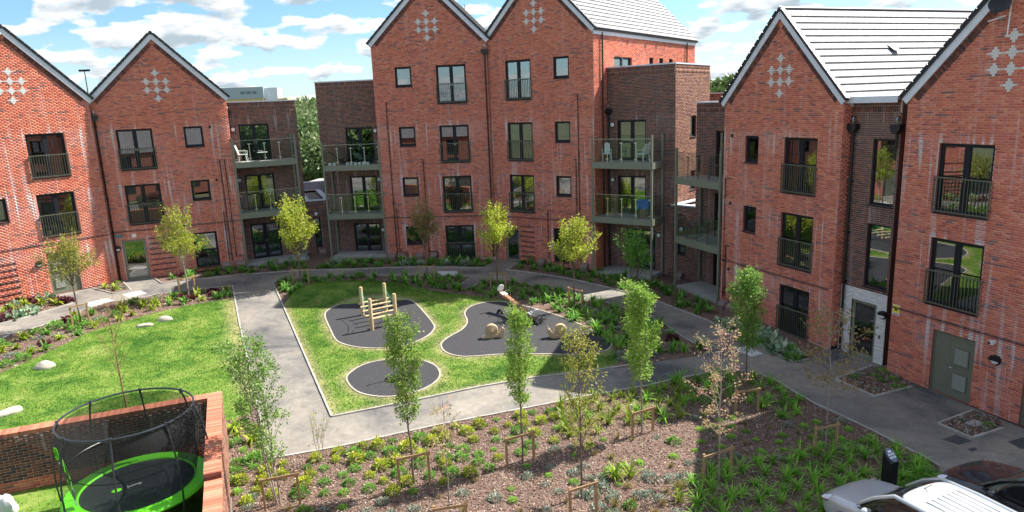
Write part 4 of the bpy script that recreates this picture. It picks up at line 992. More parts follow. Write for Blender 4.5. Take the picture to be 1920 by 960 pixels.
obj('camera_dome', q.mesh('camera_dome', [M['plastic_white'], M['black']]), bE, loc=(fr.x(-13.43), 0, fr.z(-7.55)))
q = MB(); Mx = Matrix.Translation((fr.x(-14.1), -.35, fr.z(2.15))) @ Matrix.Rotation(radians(60), 4, 'X') @ Matrix.Rotation(radians(25), 4, 'Y')
q.lathe([(0, 0), (.15, .012), (.27, .06), (.28, .065), (.27, .07), (.15, .025), (0, .012)], 20, Mx); q.tube([Mx @ Vector((0, -.25, .05)), Mx @ Vector((0, -.22, .35)), Mx @ Vector((0, 0, .42))], .012, 5); q.tube([(fr.x(-14.1), -.3, fr.z(2.1)), (fr.x(-14.05), 0, fr.z(2.05))], .025, 6); q.tube([(fr.x(-14.5), -.2, fr.z(1.75)), (fr.x(-14.0), -.2, fr.z(1.85))], .018, 6, 1); q.tube([(fr.x(-13.95), -.15, fr.z(1.3)), (fr.x(-13.9), -.15, fr.z(3.0))], .02, 6, 1)
q.build('satellite_dish', [M['black'], M['plastic_white']], bE)

# ------------------------------------------------------------------ balconies
def balcony(fr, label, w, d, decks, back_post=True, posts_top=1.42):
    t = thing('balcony', label, 'balcony', fr.loc, fr.th, 'olive steel balcony frames')
    ztop = decks[0] + posts_top
    for x, y in ((0, 0), (w, 0), (w, d - .1)) + (((0, d - .1),) if back_post else ()):
        q = MB(); q.box(x - .05, x + .05, y - .05, y + .05, -.1, ztop if (y == 0 or x > 1) else decks[0]); q.build('post', M['olive'], t)
    for zd in decks:
        q = MB(); q.box(.06, w - .06, .06, d - .02, zd - .10, zd - .02); q.build('deck', M['concrete'], t)
        q = MB(); q.box(-.01, w + .01, -.075, -.055, zd - .33, zd); q.box(.055, w - .055, -.05, .05, zd - .31, zd - .012); q.box(w - .045, w + .045, .055, d, zd - .31, zd - .012); q.box(w + .05, w + .07, -.05, d, zd - .33, zd); q.box(-.045, .045, .055, d, zd - .31, zd - .012); q.build('fascia', M['olive'], t)
        n = 4; g = (w - .14) / n
        for i in range(n):
            a = .07 + i * g; q = MB(); q.box(a + .02, a + g - .02, -.006, .006, zd + .04, zd + 1.22); q.build('glass_panel', M['balglass'], t)
            q = MB()
            for xx in (a + .05, a + g - .05):
                for zz in (zd + .18, zd + 1.02): q.box(xx - .03, xx + .03, -.02, .02, zz - .025, zz + .025)
            if i: q.box(a - .02, a + .02, .02, .06, zd, zd + 1.05)
            q.build('clamp', M['steel'], t)
        q = MB(); q.box(w - .006, w + .006, .08, d - .2, zd + .04, zd + 1.22); q.build('glass_panel', M['balglass'], t)
        q = MB(); q.box(.06, w - .06, -.018, .018, zd + 1.22, zd + 1.235); q.build('top_rail', M['steel'], t)
    return t
frb = Fr(43.38, 25.605, 3.27); balAB = balcony(frb, 'olive steel balconies left of the gap, white chair and table on top', 3.47, 1.5, [frb.z(-2.70), frb.z(-5.67)])
frb2 = Fr(41.36, -5.407, -15.2); balBC = balcony(frb2, 'olive steel balconies right of the gap, a row of white troughs on top', 3.5, 1.4, [frb2.z(-3.25), frb2.z(-6.23)])
frb3 = Fr(33.466, -35.407, -18.21); balC3 = balcony(frb3, 'olive steel balconies right of the centre gables, blue bin on the lower one', 3.45, 1.5, [frb3.z(-3.26), frb3.z(-6.21)])
frb4 = Fr(20.62, -68.175, -29.05); balD0 = balcony(frb4, 'slim olive steel balconies with empty decks beside the right hand gable', 3.38, 1.6, [frb4.z(-3.88), frb4.z(-6.88)])
def patio(fr, x0, x1, d, label, h=.16):
    p = Matrix.Translation(fr.loc) @ Matrix.Rotation(fr.th, 4, 'Z'); q = MB(); q.box(x0, x1, -.0, d, .0, h + .03); q.box(x0 + .02, x1 - .02, .02, d, -.2, .0, 1)
    o = q.build('patio_slab', [M['concrete'], M['reveal']]); o.location = fr.loc; o.rotation_euler = (0, 0, fr.th); return tag(o, label, 'slab')
patio(frb, .07, 3.6, 1.48, 'pale concrete patio slab below the balconies left of the gap'); patio(frb2, .1, 3.45, 1.38, 'pale concrete patio slab below the balconies right of the gap'); patio(frb3, .08, 3.4, 1.48, 'pale concrete patio slab with a brick edge behind the small green tree'); patio(frb4, .1, 3.3, 1.58, 'pale concrete patio slab under the slim balconies')
def on_fr(fr, x, y, z): v = Matrix.Translation(fr.loc) @ Matrix.Rotation(fr.th, 4, 'Z') @ Vector((x, y, z)); return v
def chair(loc, rz, label, m_='plastic_white'):
    t = thing('garden_chair', label, 'chair', loc, rz)
    q = MB(); q.box(-.24, .24, -.24, .24, .40, .44); q.build('seat', M[m_], t)
    q = MB(); q.prism([(.2, .44), (.24, .44), (.40, .95), (.36, .96)], -.22, .22, Matrix(((0, 0, 1, 0), (1, 0, 0, 0), (0, 1, 0, 0), (0, 0, 0, 1)))); q.build('backrest', M[m_], t)
    for sx in (-1, 1):
        for sy in (-1, 1): q = MB(); q.bar((sx * .21, sy * .2, .41), (sx * .24, sy * .27, 0), .035, .035); q.build('leg', M[m_], t)
        q = MB(); q.bar((sx * .24, -.24, .62), (sx * .24, .28, .64), .05, .025); q.bar((sx * .24, -.22, .42), (sx * .24, -.24, .62), .03, .03); q.build('armrest', M[m_], t)
    return t
dz = frb.z(-2.70) - .02
chair(on_fr(frb, .55, .7, dz), frb.th + 1.3, 'white reclining garden chair on the upper balcony left of the gap')
t = thing('side_table', 'small round white table on the upper balcony left of the gap', 'table', on_fr(frb, 1.65, .6, dz))
q = MB(); q.lathe([(.3, .0), (.3, .02)], 18, Matrix.Translation((0, 0, .48))); q.build('table_top', M['plastic_white'], t)
for k in range(3): q = MB(); q.bar((.08 * cos(k * 2.1), .08 * sin(k * 2.1), .48), (.25 * cos(k * 2.1), .25 * sin(k * 2.1), 0), .02, .02); q.build('leg', M['frame'], t)
dz = frb3.z(-3.26) - .02
chair(on_fr(frb3, .45, .8, dz), frb3.th + .6, 'white garden chair by the brick side of the upper balcony right of the centre gables')
chair(on_fr(frb3, 2.6, .8, dz), frb3.th - 1.9, 'white garden chair nearest the outer post on the upper balcony right of the centre gables')
dz = frb3.z(-6.21) - .02
t = thing('storage_bin', 'blue lidded bin on a dark green crate, lower balcony right of the centre gables', 'bin', on_fr(frb3, 2.8, .55, dz), frb3.th)
q = MB(); q.prism([(-.3, 0), (.3, 0), (.34, .5), (-.34, .5)], -.2, .2, Matrix.Rotation(radians(90), 4, 'X')); q.build('crate', mat('crate_green', (.03, .05, .035), .6), t)
q = MB(); q.prism([(-.3, .5), (.3, .5), (.36, .9), (-.36, .9)], -.22, .22, Matrix.Rotation(radians(90), 4, 'X')); q.box(-.38, .38, -.25, .25, .9, .95); q.build('bin', mat('bin_blue', (.02, .13, .55), .45), t)
dz = frb2.z(-3.25) - .02
for i, x in enumerate((.35, .62, 1.45, 1.7, 1.95, 2.2, 2.45, 2.7)):
    q = MB(); q.prism([(-.07, 0), (.07, 0), (.09, .17), (-.09, .17)], -.08, .08, Matrix.Rotation(radians(90), 4, 'X')); o = q.build('plant_pot', M['plastic_white']); o.location = on_fr(frb2, x, .2, dz); o.rotation_euler = (0, 0, frb2.th)
    tag(o, 'small white trough on the upper balcony right of the gap', 'pot', 'white troughs on the upper balcony')
M['canvas'] = mat('canvas', (.06, .14, .10), .8, (.16, .20, .14), 2); 
for i, (x, rz, lb) in enumerate(((.9, .3, 'folded dark green canvas lounger at the left of the upper balcony right of the gap'), (2.3, -.5, 'dark green canvas hammock chair in the middle of the upper balcony right of the gap'))):
    t = thing('canvas_lounger', lb, 'lounger', on_fr(frb2, x, .75, dz), frb2.th + rz)
    n = 12; v = [(-.7 + 1.4 * k / n, yy, .25 + .75 * abs(-.7 + 1.4 * k / n) ** 1.6 + .02 * sin(k * 2)) for k in range(n + 1) for yy in (-.3, .3)]
    q = MB(); q.add(v, [(2 * k, 2 * k + 2, 2 * k + 3, 2 * k + 1) for k in range(n)], 0, True); q.build('sling', M['canvas'], t)
    q = MB()
    for yy in (-.32, .32): q.tube([(-.75, yy, .85), (.3, yy, 0)], .018, 5); q.tube([(.75, yy, .85), (-.3, yy, 0)], .018, 5)
    q.build('frame', M['frame'], t)

# ------------------------------------------------------------------ garden wall with the trampoline corner
gw_t = thing('garden_wall', 'dark brick garden wall with an orange brick coping around the trampoline yard', 'wall', (gb[0], gb[1], 0), atan2(gd.y, gd.x))
GL = 9.0; zb_ = gz(*gb) - .06; TOPW = WZ
def local_wall(name, L, top, loc, rz, sing, zs=()):
    o = obj(name, None, gw_t, loc=loc, rot=(0, 0, rz)); o.empty_display_size = .1; return o
def gwall(L, loc, rz, singles, top, name, red0=.42):
    h = top - zb_
    w_ = wall_face(gw_t, L, 0, snap(h - .085), [], 'brown', None, (), name, loc=loc, rot=(0, 0, rz), singles=singles, zones=[(0, L, 0, red0, 'red')], stain=.3)
    return w_
# long wall: inner face looks back at the camera
gwall(GL, (-GL, 0, zb_), 0, 300, TOPW, 'wall')
gwall(GL + .34, (.34, .34, zb_), pi, 0, TOPW, 'wall')                       # lawn side
mb = MB(); mb.box(-GL, .33, .01, .33, zb_, TOPW - .1); mb.build('wall_core', M['reveal_dark'], gw_t)
def coping_row(x0, x1, y0, y1, top, along='x', name='coping_bricks'):
    n = int((x1 - x0 if along == 'x' else y1 - y0) / .075); R = MB()
    cols = pick([((.55, .20, .12), .5), ((.46, .155, .095), .4), ((.38, .12, .08), .1)], n)
    for i in range(n):
        z_ = top + rnd.uniform(-.002, .002); a = (x0 if along == 'x' else y0) + i * .075
        if along == 'x': R.box(a + .004, a + .071, y0, y1, top - .10, z_)
        else: R.box(x0, x1, a + .004, a + .071, top - .10, z_)
    me = R.mesh(name, M['brick']); at = me.attributes.new('bc', 'FLOAT_COLOR', 'POINT'); k = np.ones((len(R.v), 4), np.float32); k[:, :3] = np.repeat(cols, 8, 0); at.data.foreach_set('color', k.ravel())
    o = obj(name, me, gw_t, kind='stuff')
    R = MB(); R.box(x0 + .006, x1 - .006, y0 + .006, y1 - .006, top - .09, top - .008); R.build('coping_mortar', M['pale'], gw_t)
coping_row(-GL, .0, -.012, .352, TOPW)
# side wall runs towards the camera, with one step down
p1 = Vector(zp(382, 890, WZ)); st_y = -(p1 - Vector(gb)).length
side_dir = (p1 - Vector(gb)).normalized(); side_rz = atan2(side_dir.y, side_dir.x) - atan2(gd.y, gd.x)
sw_ = obj('side_wall', None, gw_t, loc=(0, 0, 0), rot=(0, 0, side_rz + pi / 2)); bpy.data.objects.remove(sw_)
ca, sa = cos(side_rz), sin(side_rz)
# local frame of the side wall: s along side_dir
def sidepiece(s0, s1, top, sing):
    L = s1 - s0; h = top - zb_
    px_, py_ = ca * s0, sa * s0
    # inner face (towards the yard): outside of the skin points to local -x
    w_ = wall_face(gw_t, L, 0, snap(h - .085), [], 'brown', None, (), 'wall', loc=(ca * s0, sa * s0, zb_), rot=(0, 0, side_rz), singles=0, zones=[(0, L, 0, .42, 'red')], stain=.2)
    ox, oy = -sa * .34, ca * .34
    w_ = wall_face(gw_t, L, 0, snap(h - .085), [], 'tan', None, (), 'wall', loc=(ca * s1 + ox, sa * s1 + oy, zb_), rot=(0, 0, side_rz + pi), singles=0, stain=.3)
    e_ = obj('coping', None, gw_t)
    bpy.data.objects.remove(e_)
    n = int(L / .075); R = MB(); cols = pick([((.55, .20, .12), .5), ((.46, .155, .095), .4), ((.60, .27, .17), .2)], n); B = Matrix.Translation((0, 0, 0)) @ Matrix.Rotation(side_rz, 4, 'Z')
    for i in range(n): R.box(s0 + i * .075 + .004, s0 + i * .075 + .071, -.012, .352, top - .10, top + rnd.uniform(-.002, .002), 0, B)
    me = R.mesh('coping_bricks', M['brick']); at = me.attributes.new('bc', 'FLOAT_COLOR', 'POINT'); k = np.ones((len(R.v), 4), np.float32); k[:, :3] = np.repeat(cols, 8, 0); at.data.foreach_set('color', k.ravel()); obj('coping_bricks', me, gw_t, kind='stuff')
    R = MB(); R.box(s0 + .006, s1 - .006, -.004, .344, top - .09, top - .008, 0, B); R.box(s0, s1, .01, .33, zb_, top - .1, 1, B); R.build('coping_mortar', [M['reveal'], M['reveal_dark']], gw_t)
step_s = (p1 - Vector(gb)).length
sidepiece(-.345, step_s, TOPW, 0); sidepiece(step_s, step_s + 6, TOPW - .16, 0)

# ------------------------------------------------------------------ trampoline
TCX, TCY = -9.05, 15.0; TZ0 = gz(TCX, TCY); TR = 1.50
tr = thing('trampoline', 'round lime green trampoline with a black enclosure net beside the garden wall', 'trampoline', (TCX, TCY, TZ0))
mz = 9.6246 - 8.45 - TZ0; tz = 9.6246 - 6.62 - TZ0
q = MB(); q.lathe([(0, mz), (.5, mz - .01), (TR - .28, mz)], 40); q.build('jump_mat', M['mat_black'], tr)
q = MB(); q.lathe([(TR - .28, mz + .004), (TR - .26, mz + .035), (TR + .03, mz + .03), (TR + .08, mz - .02), (TR + .06, mz - .06)], 48, caps=False); q.build('pad', M['lime'], tr)
q = MB(); q.tube([(TR * cos(a), TR * sin(a), mz - .04) for a in np.linspace(0, 2 * pi, 48, endpoint=False)], .03, 6, closed=True)
for k in range(4):
    a = k * pi / 2 + .5
    for s in (-.28, .28): q.tube([(TR * cos(a + s), TR * sin(a + s), mz - .04), (TR * 1.01 * cos(a + s), TR * 1.01 * sin(a + s), .03)], .025, 6)
    q.tube([(TR * 1.01 * cos(a + s), TR * 1.01 * sin(a + s), .03) for s in np.linspace(-.28, .28, 6)], .025, 6)
q.build('frame', M['tpole'], tr)
TT = 1.42
q = MB(); q.tube([(TT * cos(a), TT * sin(a), tz) for a in np.linspace(0, 2 * pi, 56, endpoint=False)], .024, 8, closed=True); q.build('top_ring', M['tpole'], tr)
for k in range(8):
    a = k * pi / 4 + .28; P = []
    for f_ in np.linspace(0, 1, 12): r_ = TR + .07 + .17 * sin(pi * f_) ** .8 * (1 - .25 * f_) + (TT - TR - .07) * f_; P.append((r_ * cos(a), r_ * sin(a), (mz - .35) + (tz - mz + .35) * f_))
    q = MB(); q.tube(P, .021, 7); q.lathe([(.032, -.08), (.032, .04)], 8, Matrix.Translation(P[-1])); q.build('pole', M['tpole'], tr)
q = MB(); n = 56; rows = [(TR - .24, mz + .03), (TR - .13, mz + .5), (TR - .06, mz + 1.0), (TR + .0, mz + 1.5), (TT - .03, tz - .06)]
vs = [(r_ * cos(2 * pi * i / n), r_ * sin(2 * pi * i / n), z) for r_, z in rows for i in range(n)]
q.add(vs, [(j * n + i, j * n + (i + 1) % n, (j + 1) * n + (i + 1) % n, (j + 1) * n + i) for j in range(len(rows) - 1) for i in range(n)], 0, True); q.build('enclosure_net', M['net'], tr)
q = MB(); q.tube([((TR - .14) * cos(a), (TR - .14) * sin(a), mz + .78) for a in np.linspace(0, 2 * pi, 48, endpoint=False)], .012, 4, closed=True); q.build('net_strap', M['black'], tr)
# zipped doorway with lime lining, badge, care label
def on_ring(a, z, r_): return (r_ * cos(a), r_ * sin(a), z)
da = radians(-152)
q = MB()
for s, w_ in ((-.02, .0), (.02, .0)):
    P = [on_ring(da + s * 6 * sin(pi * f_) , mz + .05 + 1.0 * f_, TR - .20 + .08 * f_) for f_ in np.linspace(0, 1, 10)]; q.tube(P, .012, 4)
q.build('door_piping', M['lime'], tr)
def ring_patch(name, a0, a1, z0, z1, r_, m_, n=8):
    q = MB(); v = []
    for i in range(n + 1):
        a = a0 + (a1 - a0) * i / n; v += [on_ring(a, z0, r_), on_ring(a, z1, r_ + .01)]
    q.add(v, [(2 * i, 2 * i + 2, 2 * i + 3, 2 * i + 1) for i in range(n)]); return q.build(name, m_, tr)
def ring_text(s, a, z, size, m_, name, r_):
    c = bpy.data.curves.new(name, 'FONT'); c.body = s; c.size = size; c.align_x = 'CENTER'; c.align_y = 'CENTER'; c.extrude = .002
    o = bpy.data.objects.new(name, c); dg = bpy.context.evaluated_depsgraph_get(); COL.objects.link(o); bpy.context.view_layer.update(); me = bpy.data.meshes.new_from_object(o.evaluated_get(bpy.context.evaluated_depsgraph_get())); bpy.data.objects.remove(o); me.materials.clear(); me.materials.append(m_)
    return me
bz = tz - .36; ba = radians(-128)
q = MB(); pts = [(0, -.15), (.10, -.10), (.13, .02), (.11, .12), (0, .15), (-.11, .12), (-.13, .02), (-.10, -.10)]
bm_ = Matrix.Translation(on_ring(ba, bz, TR + .01)) @ Matrix.Rotation(ba + pi / 2, 4, 'Z') @ Matrix.Rotation(radians(90), 4, 'X')
q.prism(pts, 0, .006, bm_, 0); q.prism([(p[0] * .72, p[1] * .72) for p in pts], .006, .010, bm_, 1); q.prism([(p[0] * .6, p[1] * .6) for p in pts], .010, .013, bm_, 0); q.build('badge', [M['lime'], M['black']], tr)
me = ring_text('JD', 0, 0, .13, M['black'], 'badge_letters', 0); o = obj('badge_letters', me, tr); o.matrix_local = bm_ @ Matrix.Translation((0, 0, .016))
q = MB(); bm2 = Matrix.Translation(on_ring(ba + .03, bz - .21, TR + .0)) @ Matrix.Rotation(ba + pi / 2, 4, 'Z') @ Matrix.Rotation(radians(90), 4, 'X'); q.prism([(-.02, -.02), (.14, -.02), (.14, .015), (-.02, .015)], 0, .004, bm2); q.build('label', M['plastic_white'], tr)
q = MB(); bm3 = Matrix.Translation(on_ring(radians(-133), mz + .28, TR - .2)) @ Matrix.Rotation(radians(-133) + pi / 2, 4, 'Z') @ Matrix.Rotation(radians(90), 4, 'X'); q.prism([(-.1, -.2), (.1, -.2), (.1, .2), (-.1, .2)], 0, .004, bm3); q.build('instruction_label', M['plastic_white'], tr)
# wordmark on the mat
q = MB(); mm_ = Matrix.Translation((-.12, -.05, mz + .012)) @ Matrix.Rotation(radians(38), 4, 'Z'); q.lathe([(.11, 0), (.10, .006)], 16, mm_ @ Matrix.Translation((-.33, 0, 0)), 0, 1, .8); q.build('mat_logo', M['lime'], tr)
me = ring_text('jump', 0, 0, .16, M['plastic_white'], 'mat_logo_letters', 0); o = obj('mat_logo_letters', me, tr); o.matrix_local = mm_ @ Matrix.Translation((.05, 0, .004))
# clear plastic sack at the left edge
p = g3(12, 962); q = MB(); n = 14
for i in range(7):
    pass
vs = []; rr = [(.0, .5), (.16, .6), (.24, .5), (.30, .32), (.32, .15), (.30, .0)]
for r_, z in rr:
    for k in range(n): a = 2 * pi * k / n; f_ = 1 + .14 * sin(3 * a + z * 9) + .07 * sin(7 * a - z * 5); vs.append((r_ * f_ * cos(a), r_ * f_ * sin(a) * .8, z + .03 * sin(5 * a)))
q.add(vs, [(i * n + k, i * n + (k + 1) % n, (i + 1) * n + (k + 1) % n, (i + 1) * n + k) for i in range(len(rr) - 1) for k in range(n)], 0, True)
o = q.build('plastic_sack', mat('sack', (.72, .74, .74), .25)); o.location = p; o.scale = (.8, .8, .75); tag(o, 'crumpled pale plastic sack on the grass at the left edge, below the garden wall', 'sack')

# ------------------------------------------------------------------ play equipment
def vadd(a, b): return Vector(a) + Vector(b)
cl = thing('climbing_frame', 'log climbing frame with four round posts and green ropes on the octagonal rubber area', 'climbing frame', g3(700, 600))
O = Vector(cl.location); cp = [g3(680.6, 592), g3(697.9, 620), g3(724, 583.5), g3(743, 609)]
hs_ = [1.36, 1.42, 1.36, 1.42]
for p, h in zip(cp, hs_):
    q = MB(); b = p - O; q.tube([b - Vector((0, 0, .1)), b + Vector((.0, 0, h - .03)), b + Vector((0, 0, h))], [.085, .08, .065], 12); q.build('post', M['log'], cl)
# cross logs stepping down from the back posts to the front posts
for i, (f_, z) in enumerate(((0.0, .60), (.22, .56), (.46, .52), (.72, .48), (1.0, .50))):
    a = (cp[0].lerp(cp[1], f_) - O); b = (cp[2].lerp(cp[3], f_) - O); d = (b - a).normalized(); e_ = .16
    q = MB(); q.tube([a - d * e_ + Vector((0, 0, z)), b + d * e_ + Vector((0, 0, z))], .062 if i in (0, 4) else .05, 10); q.build('rung', M['log'], cl)
for a, b in ((cp[0], cp[1]), (cp[2], cp[3])):
    a = a - O; b = b - O
    q = MB(); q.tube([a.lerp(b, k / 10) + Vector((0, 0, 1.22 - .22 * sin(pi * k / 10))) for k in range(11)], .012, 5); q.tube([a + Vector((0, 0, 1.05)), a.lerp(b, .45) + Vector((0, 0, .55))], .010, 5); q.tube([b + Vector((0, 0, 1.05)), a.lerp(b, .55) + Vector((0, 0, .52))], .010, 5)
    q.build('rope', M['rope_green'], cl)
def snail(px, py, rz, label, flip=1):
    t = thing('carved_snail', label, 'snail seat', g3(px, py, .03), rz)
    q = MB(); body = [(-.48, .0), (.30, .0), (.42, .08), (.47, .25), (.46, .40), (.38, .43), (.33, .33), (.27, .22), (.15, .16), (-.10, .15), (-.30, .12), (-.46, .05)]
    q.prism(body, -.13, .13, Matrix.Rotation(radians(90), 4, 'X')); me = q.mesh('body', M['carved']); o = obj('body', me, t)
    bv = o.modifiers.new('bevel', 'BEVEL'); bv.width = .03; bv.segments = 2
    q = MB(); Mx = Matrix.Translation((-.06, .15, .32)) @ Matrix.Rotation(radians(90), 4, 'X')
    # spiral shell: stepped turns on both faces
    prof = [(0, -.05), (.035, -.05), (.045, -.02), (.08, -.02), (.09, .0), (.13, .0), (.14, .022), (.185, .022), (.195, .045), (.245, .05), (.265, .08), (.27, .15), (.265, .22), (.245, .25), (.195, .255), (.185, .278), (.14, .278), (.13, .30), (.09, .30), (.08, .32), (.045, .32), (.035, .35), (0, .35)]
    q.lathe(prof, 26, Mx); q.build('shell', M['carved'], t)
    q = MB()
    for s in (-1, 1): q.tube([(.43, s * .05, .41), (.45, s * .08, .52)], .018, 6)
    q.build('feelers', M['carved'], t)
    q = MB(); q.tube([(-.10 , .17, .33), (-.02, .17, .33), (-.01, .17, .25), (-.10, .17, .22), (-.18, .17, .3), (-.15, .17, .43), (0, .17, .46)], .008, 4); 
    return t
snail(925, 634, .12, 'carved wooden snail seat facing right, the left one of the two'); snail(1048, 634, pi + .1, 'carved wooden snail seat facing left, the right one of the two')
ss = thing('seesaw', 'brown wooden seesaw with round white backrests at the top of the rubber area', 'seesaw', g3(970, 588, .03)); O = Vector(ss.location)
sa_ = g3(940, 582) + Vector((0, 0, .86)) - O; sb_ = g3(1003, 609) + Vector((0, 0, .34)) - O
q = MB(); q.bar(sa_, sb_, .20, .13); q.build('beam', M['log_brown'], ss); dd = (sb_ - sa_).normalized(); side = dd.cross(Vector((0, 0, 1))).normalized(); upv = side.cross(dd)
for s, p in ((1, sa_), (-1, sb_)):
    rot = Matrix((side, upv, dd * s)).transposed().to_4x4(); rot.translation = p + upv * .22 - dd * s * .02
    q = MB(); q.lathe([(.0, -.02), (.17, -.02), (.19, 0), (.17, .02), (0, .02)], 20, rot); q.build('backrest', M['plastic_white'], ss)
    q = MB(); c = p + dd * s * .28 + upv * .07; m4 = rot.copy(); q.box(-.13, .13, -.02, .02, -.14, .14, 0, Matrix.Translation(c) @ rot.to_3x3().to_4x4()); q.build('seat', M['plastic_white'], ss)
    q = MB(); h0 = p + dd * s * .55 + upv * .06
    q.tube([h0 + side * -.16 + upv * .0, h0 + side * -.17 + upv * .2, h0 + side * -.1 + upv * .30, h0 + side * .1 + upv * .30, h0 + side * .17 + upv * .2, h0 + side * .16], .014, 6); q.build('handle', M['steel'], ss)
    g_ = g3(938 if s > 0 else 1004, 588 if s > 0 else 609) - O; q = MB(); q.tube([g_ + Vector((.17 * cos(a) * dd.x - 0, .17 * cos(a) * dd.y, .17 * sin(a))) for a in np.linspace(-.2, pi + .2, 14)], .06, 8); q.build('tyre_buffer', M['tyre'], ss)
mid = (sa_ + sb_) / 2; gq = Vector((mid.x, mid.y, -.05))
for s in (-1, 1): q = MB(); q.tube([gq + side * .22 * s, mid + side * .17 * s + Vector((0, 0, .1))], [.08, .07], 10); q.build('pivot_post', M['log_brown'], ss)
q = MB(); q.tube([mid - side * .24, mid + side * .24], .04, 8); q.build('pivot', M['steel'], ss)
sp_ = thing('spinner', 'small black spinner with a bent pole on the round rubber area', 'spinner', g3(741, 712, .03)); q = MB(); q.lathe([(.28, .03), (.30, .10), (.0, .12)], 20); q.build('foot_plate', M['tyre'], sp_)
q = MB(); q.tube([(0, 0, .1), (0, 0, .6), (.03, 0, 1.05), (.10, .0, 1.25)], .022, 8); q.build('pole', M['rope_green'], sp_)

# rocks in the left lawn
def rock(px, py, w, h, d, rz, label, seed):
    r_ = random.Random(seed); bm = bmesh.new(); bmesh.ops.create_icosphere(bm, subdivisions=3, radius=1)
    for v in bm.verts:
        n_ = sin(v.co.x * 3.1 + seed) * .10 + sin(v.co.y * 4.3 + seed * 2) * .09 + sin(v.co.z * 5 + seed) * .05 + r_.uniform(-.02, .02); v.co *= 1 + n_
        if v.co.z < -.25: v.co.z = -.25
    me = bpy.data.meshes.new('boulder'); bm.to_mesh(me); bm.free(); me.materials.append(M['rock'])
    for v in me.vertices: v.co.x *= w; v.co.y *= d; v.co.z *= h
    o = obj('boulder', me, loc=g3(px, py, .02), rot=(0, 0, rz)); me.polygons.foreach_set('use_smooth', [True] * len(me.polygons)); return tag(o, label, 'boulder')
rock(84, 690, .36, .24, .26, .4, 'pale boulder with a dark left end, on the lawn nearest the mulch border', 1)
rock(272, 612, .33, .13, .20, .3, 'flat sandy boulder, left one of the pair at the top of the left lawn', 5)
rock(310, 600, .36, .17, .24, .2, 'rounded pale boulder, right one of the pair at the top of the left lawn', 8)
rock(16, 776, .40, .16, .22, .9, 'pale wedge shaped boulder at the left edge of the lawn, above the garden wall', 12)

# ------------------------------------------------------------------ trees
def leafmesh(name, P, D, size, mat_, cval, droop=.25):
    """one kite-shaped leaf at each point P, pointing roughly along D"""
    n = len(P); D = D / np.maximum(np.linalg.norm(D, axis=1, keepdims=True), 1e-6)
    rv = nr.normal(size=(n, 3)); S_ = np.cross(D, rv); S_ /= np.maximum(np.linalg.norm(S_, axis=1, keepdims=True), 1e-6)
    s = size * nr.uniform(.65, 1.3, (n, 1)); Nn = np.cross(S_, D)
    V = np.stack([P, P + D * s * .45 + S_ * s * .30 + Nn * s * .06, P + D * s, P + D * s * .45 - S_ * s * .30 + Nn * s * .06], 1).reshape(-1, 3)
    F = np.arange(n * 4).reshape(-1, 4)
    return fast_mesh(name, V, F, mat_, {'lc': ('FLOAT', np.repeat(cval, 4))})
LM = {
 'lush': leaf_mat('leaf_lush', (.13, .25, .035), (.28, .46, .07), (.50, .64, .16), .46),
 'dense': leaf_mat('leaf_dense', (.08, .18, .03), (.19, .34, .06), (.38, .52, .14), .42),
 'yellow': leaf_mat('leaf_yellow', (.12, .20, .02), (.26, .34, .04), (.42, .42, .07), .42),
 'lime': leaf_mat('leaf_lime', (.26, .36, .03), (.48, .56, .06), (.66, .66, .12), .5),
 'gold': leaf_mat('leaf_gold', (.18, .26, .04), (.40, .42, .07), (.58, .50, .12), .45),
 'pink': leaf_mat('leaf_pink', (.36, .44, .12), (.72, .50, .26), (.84, .38, .36), .45),
 'brown': leaf_mat('leaf_brown', (.16, .20, .05), (.34, .27, .11), (.40, .19, .12), .4),
 'fern': leaf_mat('leaf_fern', (.07, .21, .03), (.15, .36, .05), (.30, .52, .10), .38),
 'strap': leaf_mat('leaf_strap', (.11, .32, .03), (.24, .52, .05), (.44, .70, .12), .42),
 'chartreuse': leaf_mat('leaf_chartreuse', (.10, .22, .02), (.33, .42, .04), (.60, .60, .06), .3),
 'purple': leaf_mat('leaf_purple', (.04, .008, .016), (.10, .02, .03), (.18, .05, .06), .2),
 'grey': leaf_mat('leaf_grey', (.10, .16, .10), (.22, .28, .20), (.42, .46, .38), .15),
 'hosta': leaf_mat('leaf_hosta', (.07, .18, .08), (.20, .34, .18), (.55, .62, .42), .2),
 'straw': leaf_mat('leaf_straw', (.16, .18, .04), (.30, .24, .08), (.40, .28, .10), .3),
 'wood_mass': leaf_mat('leaf_far', (.05, .105, .03), (.10, .175, .045), (.20, .27, .08), .2),
 'willow': leaf_mat('leaf_willow', (.08, .15, .05), (.16, .25, .09), (.34, .40, .20), .25)}
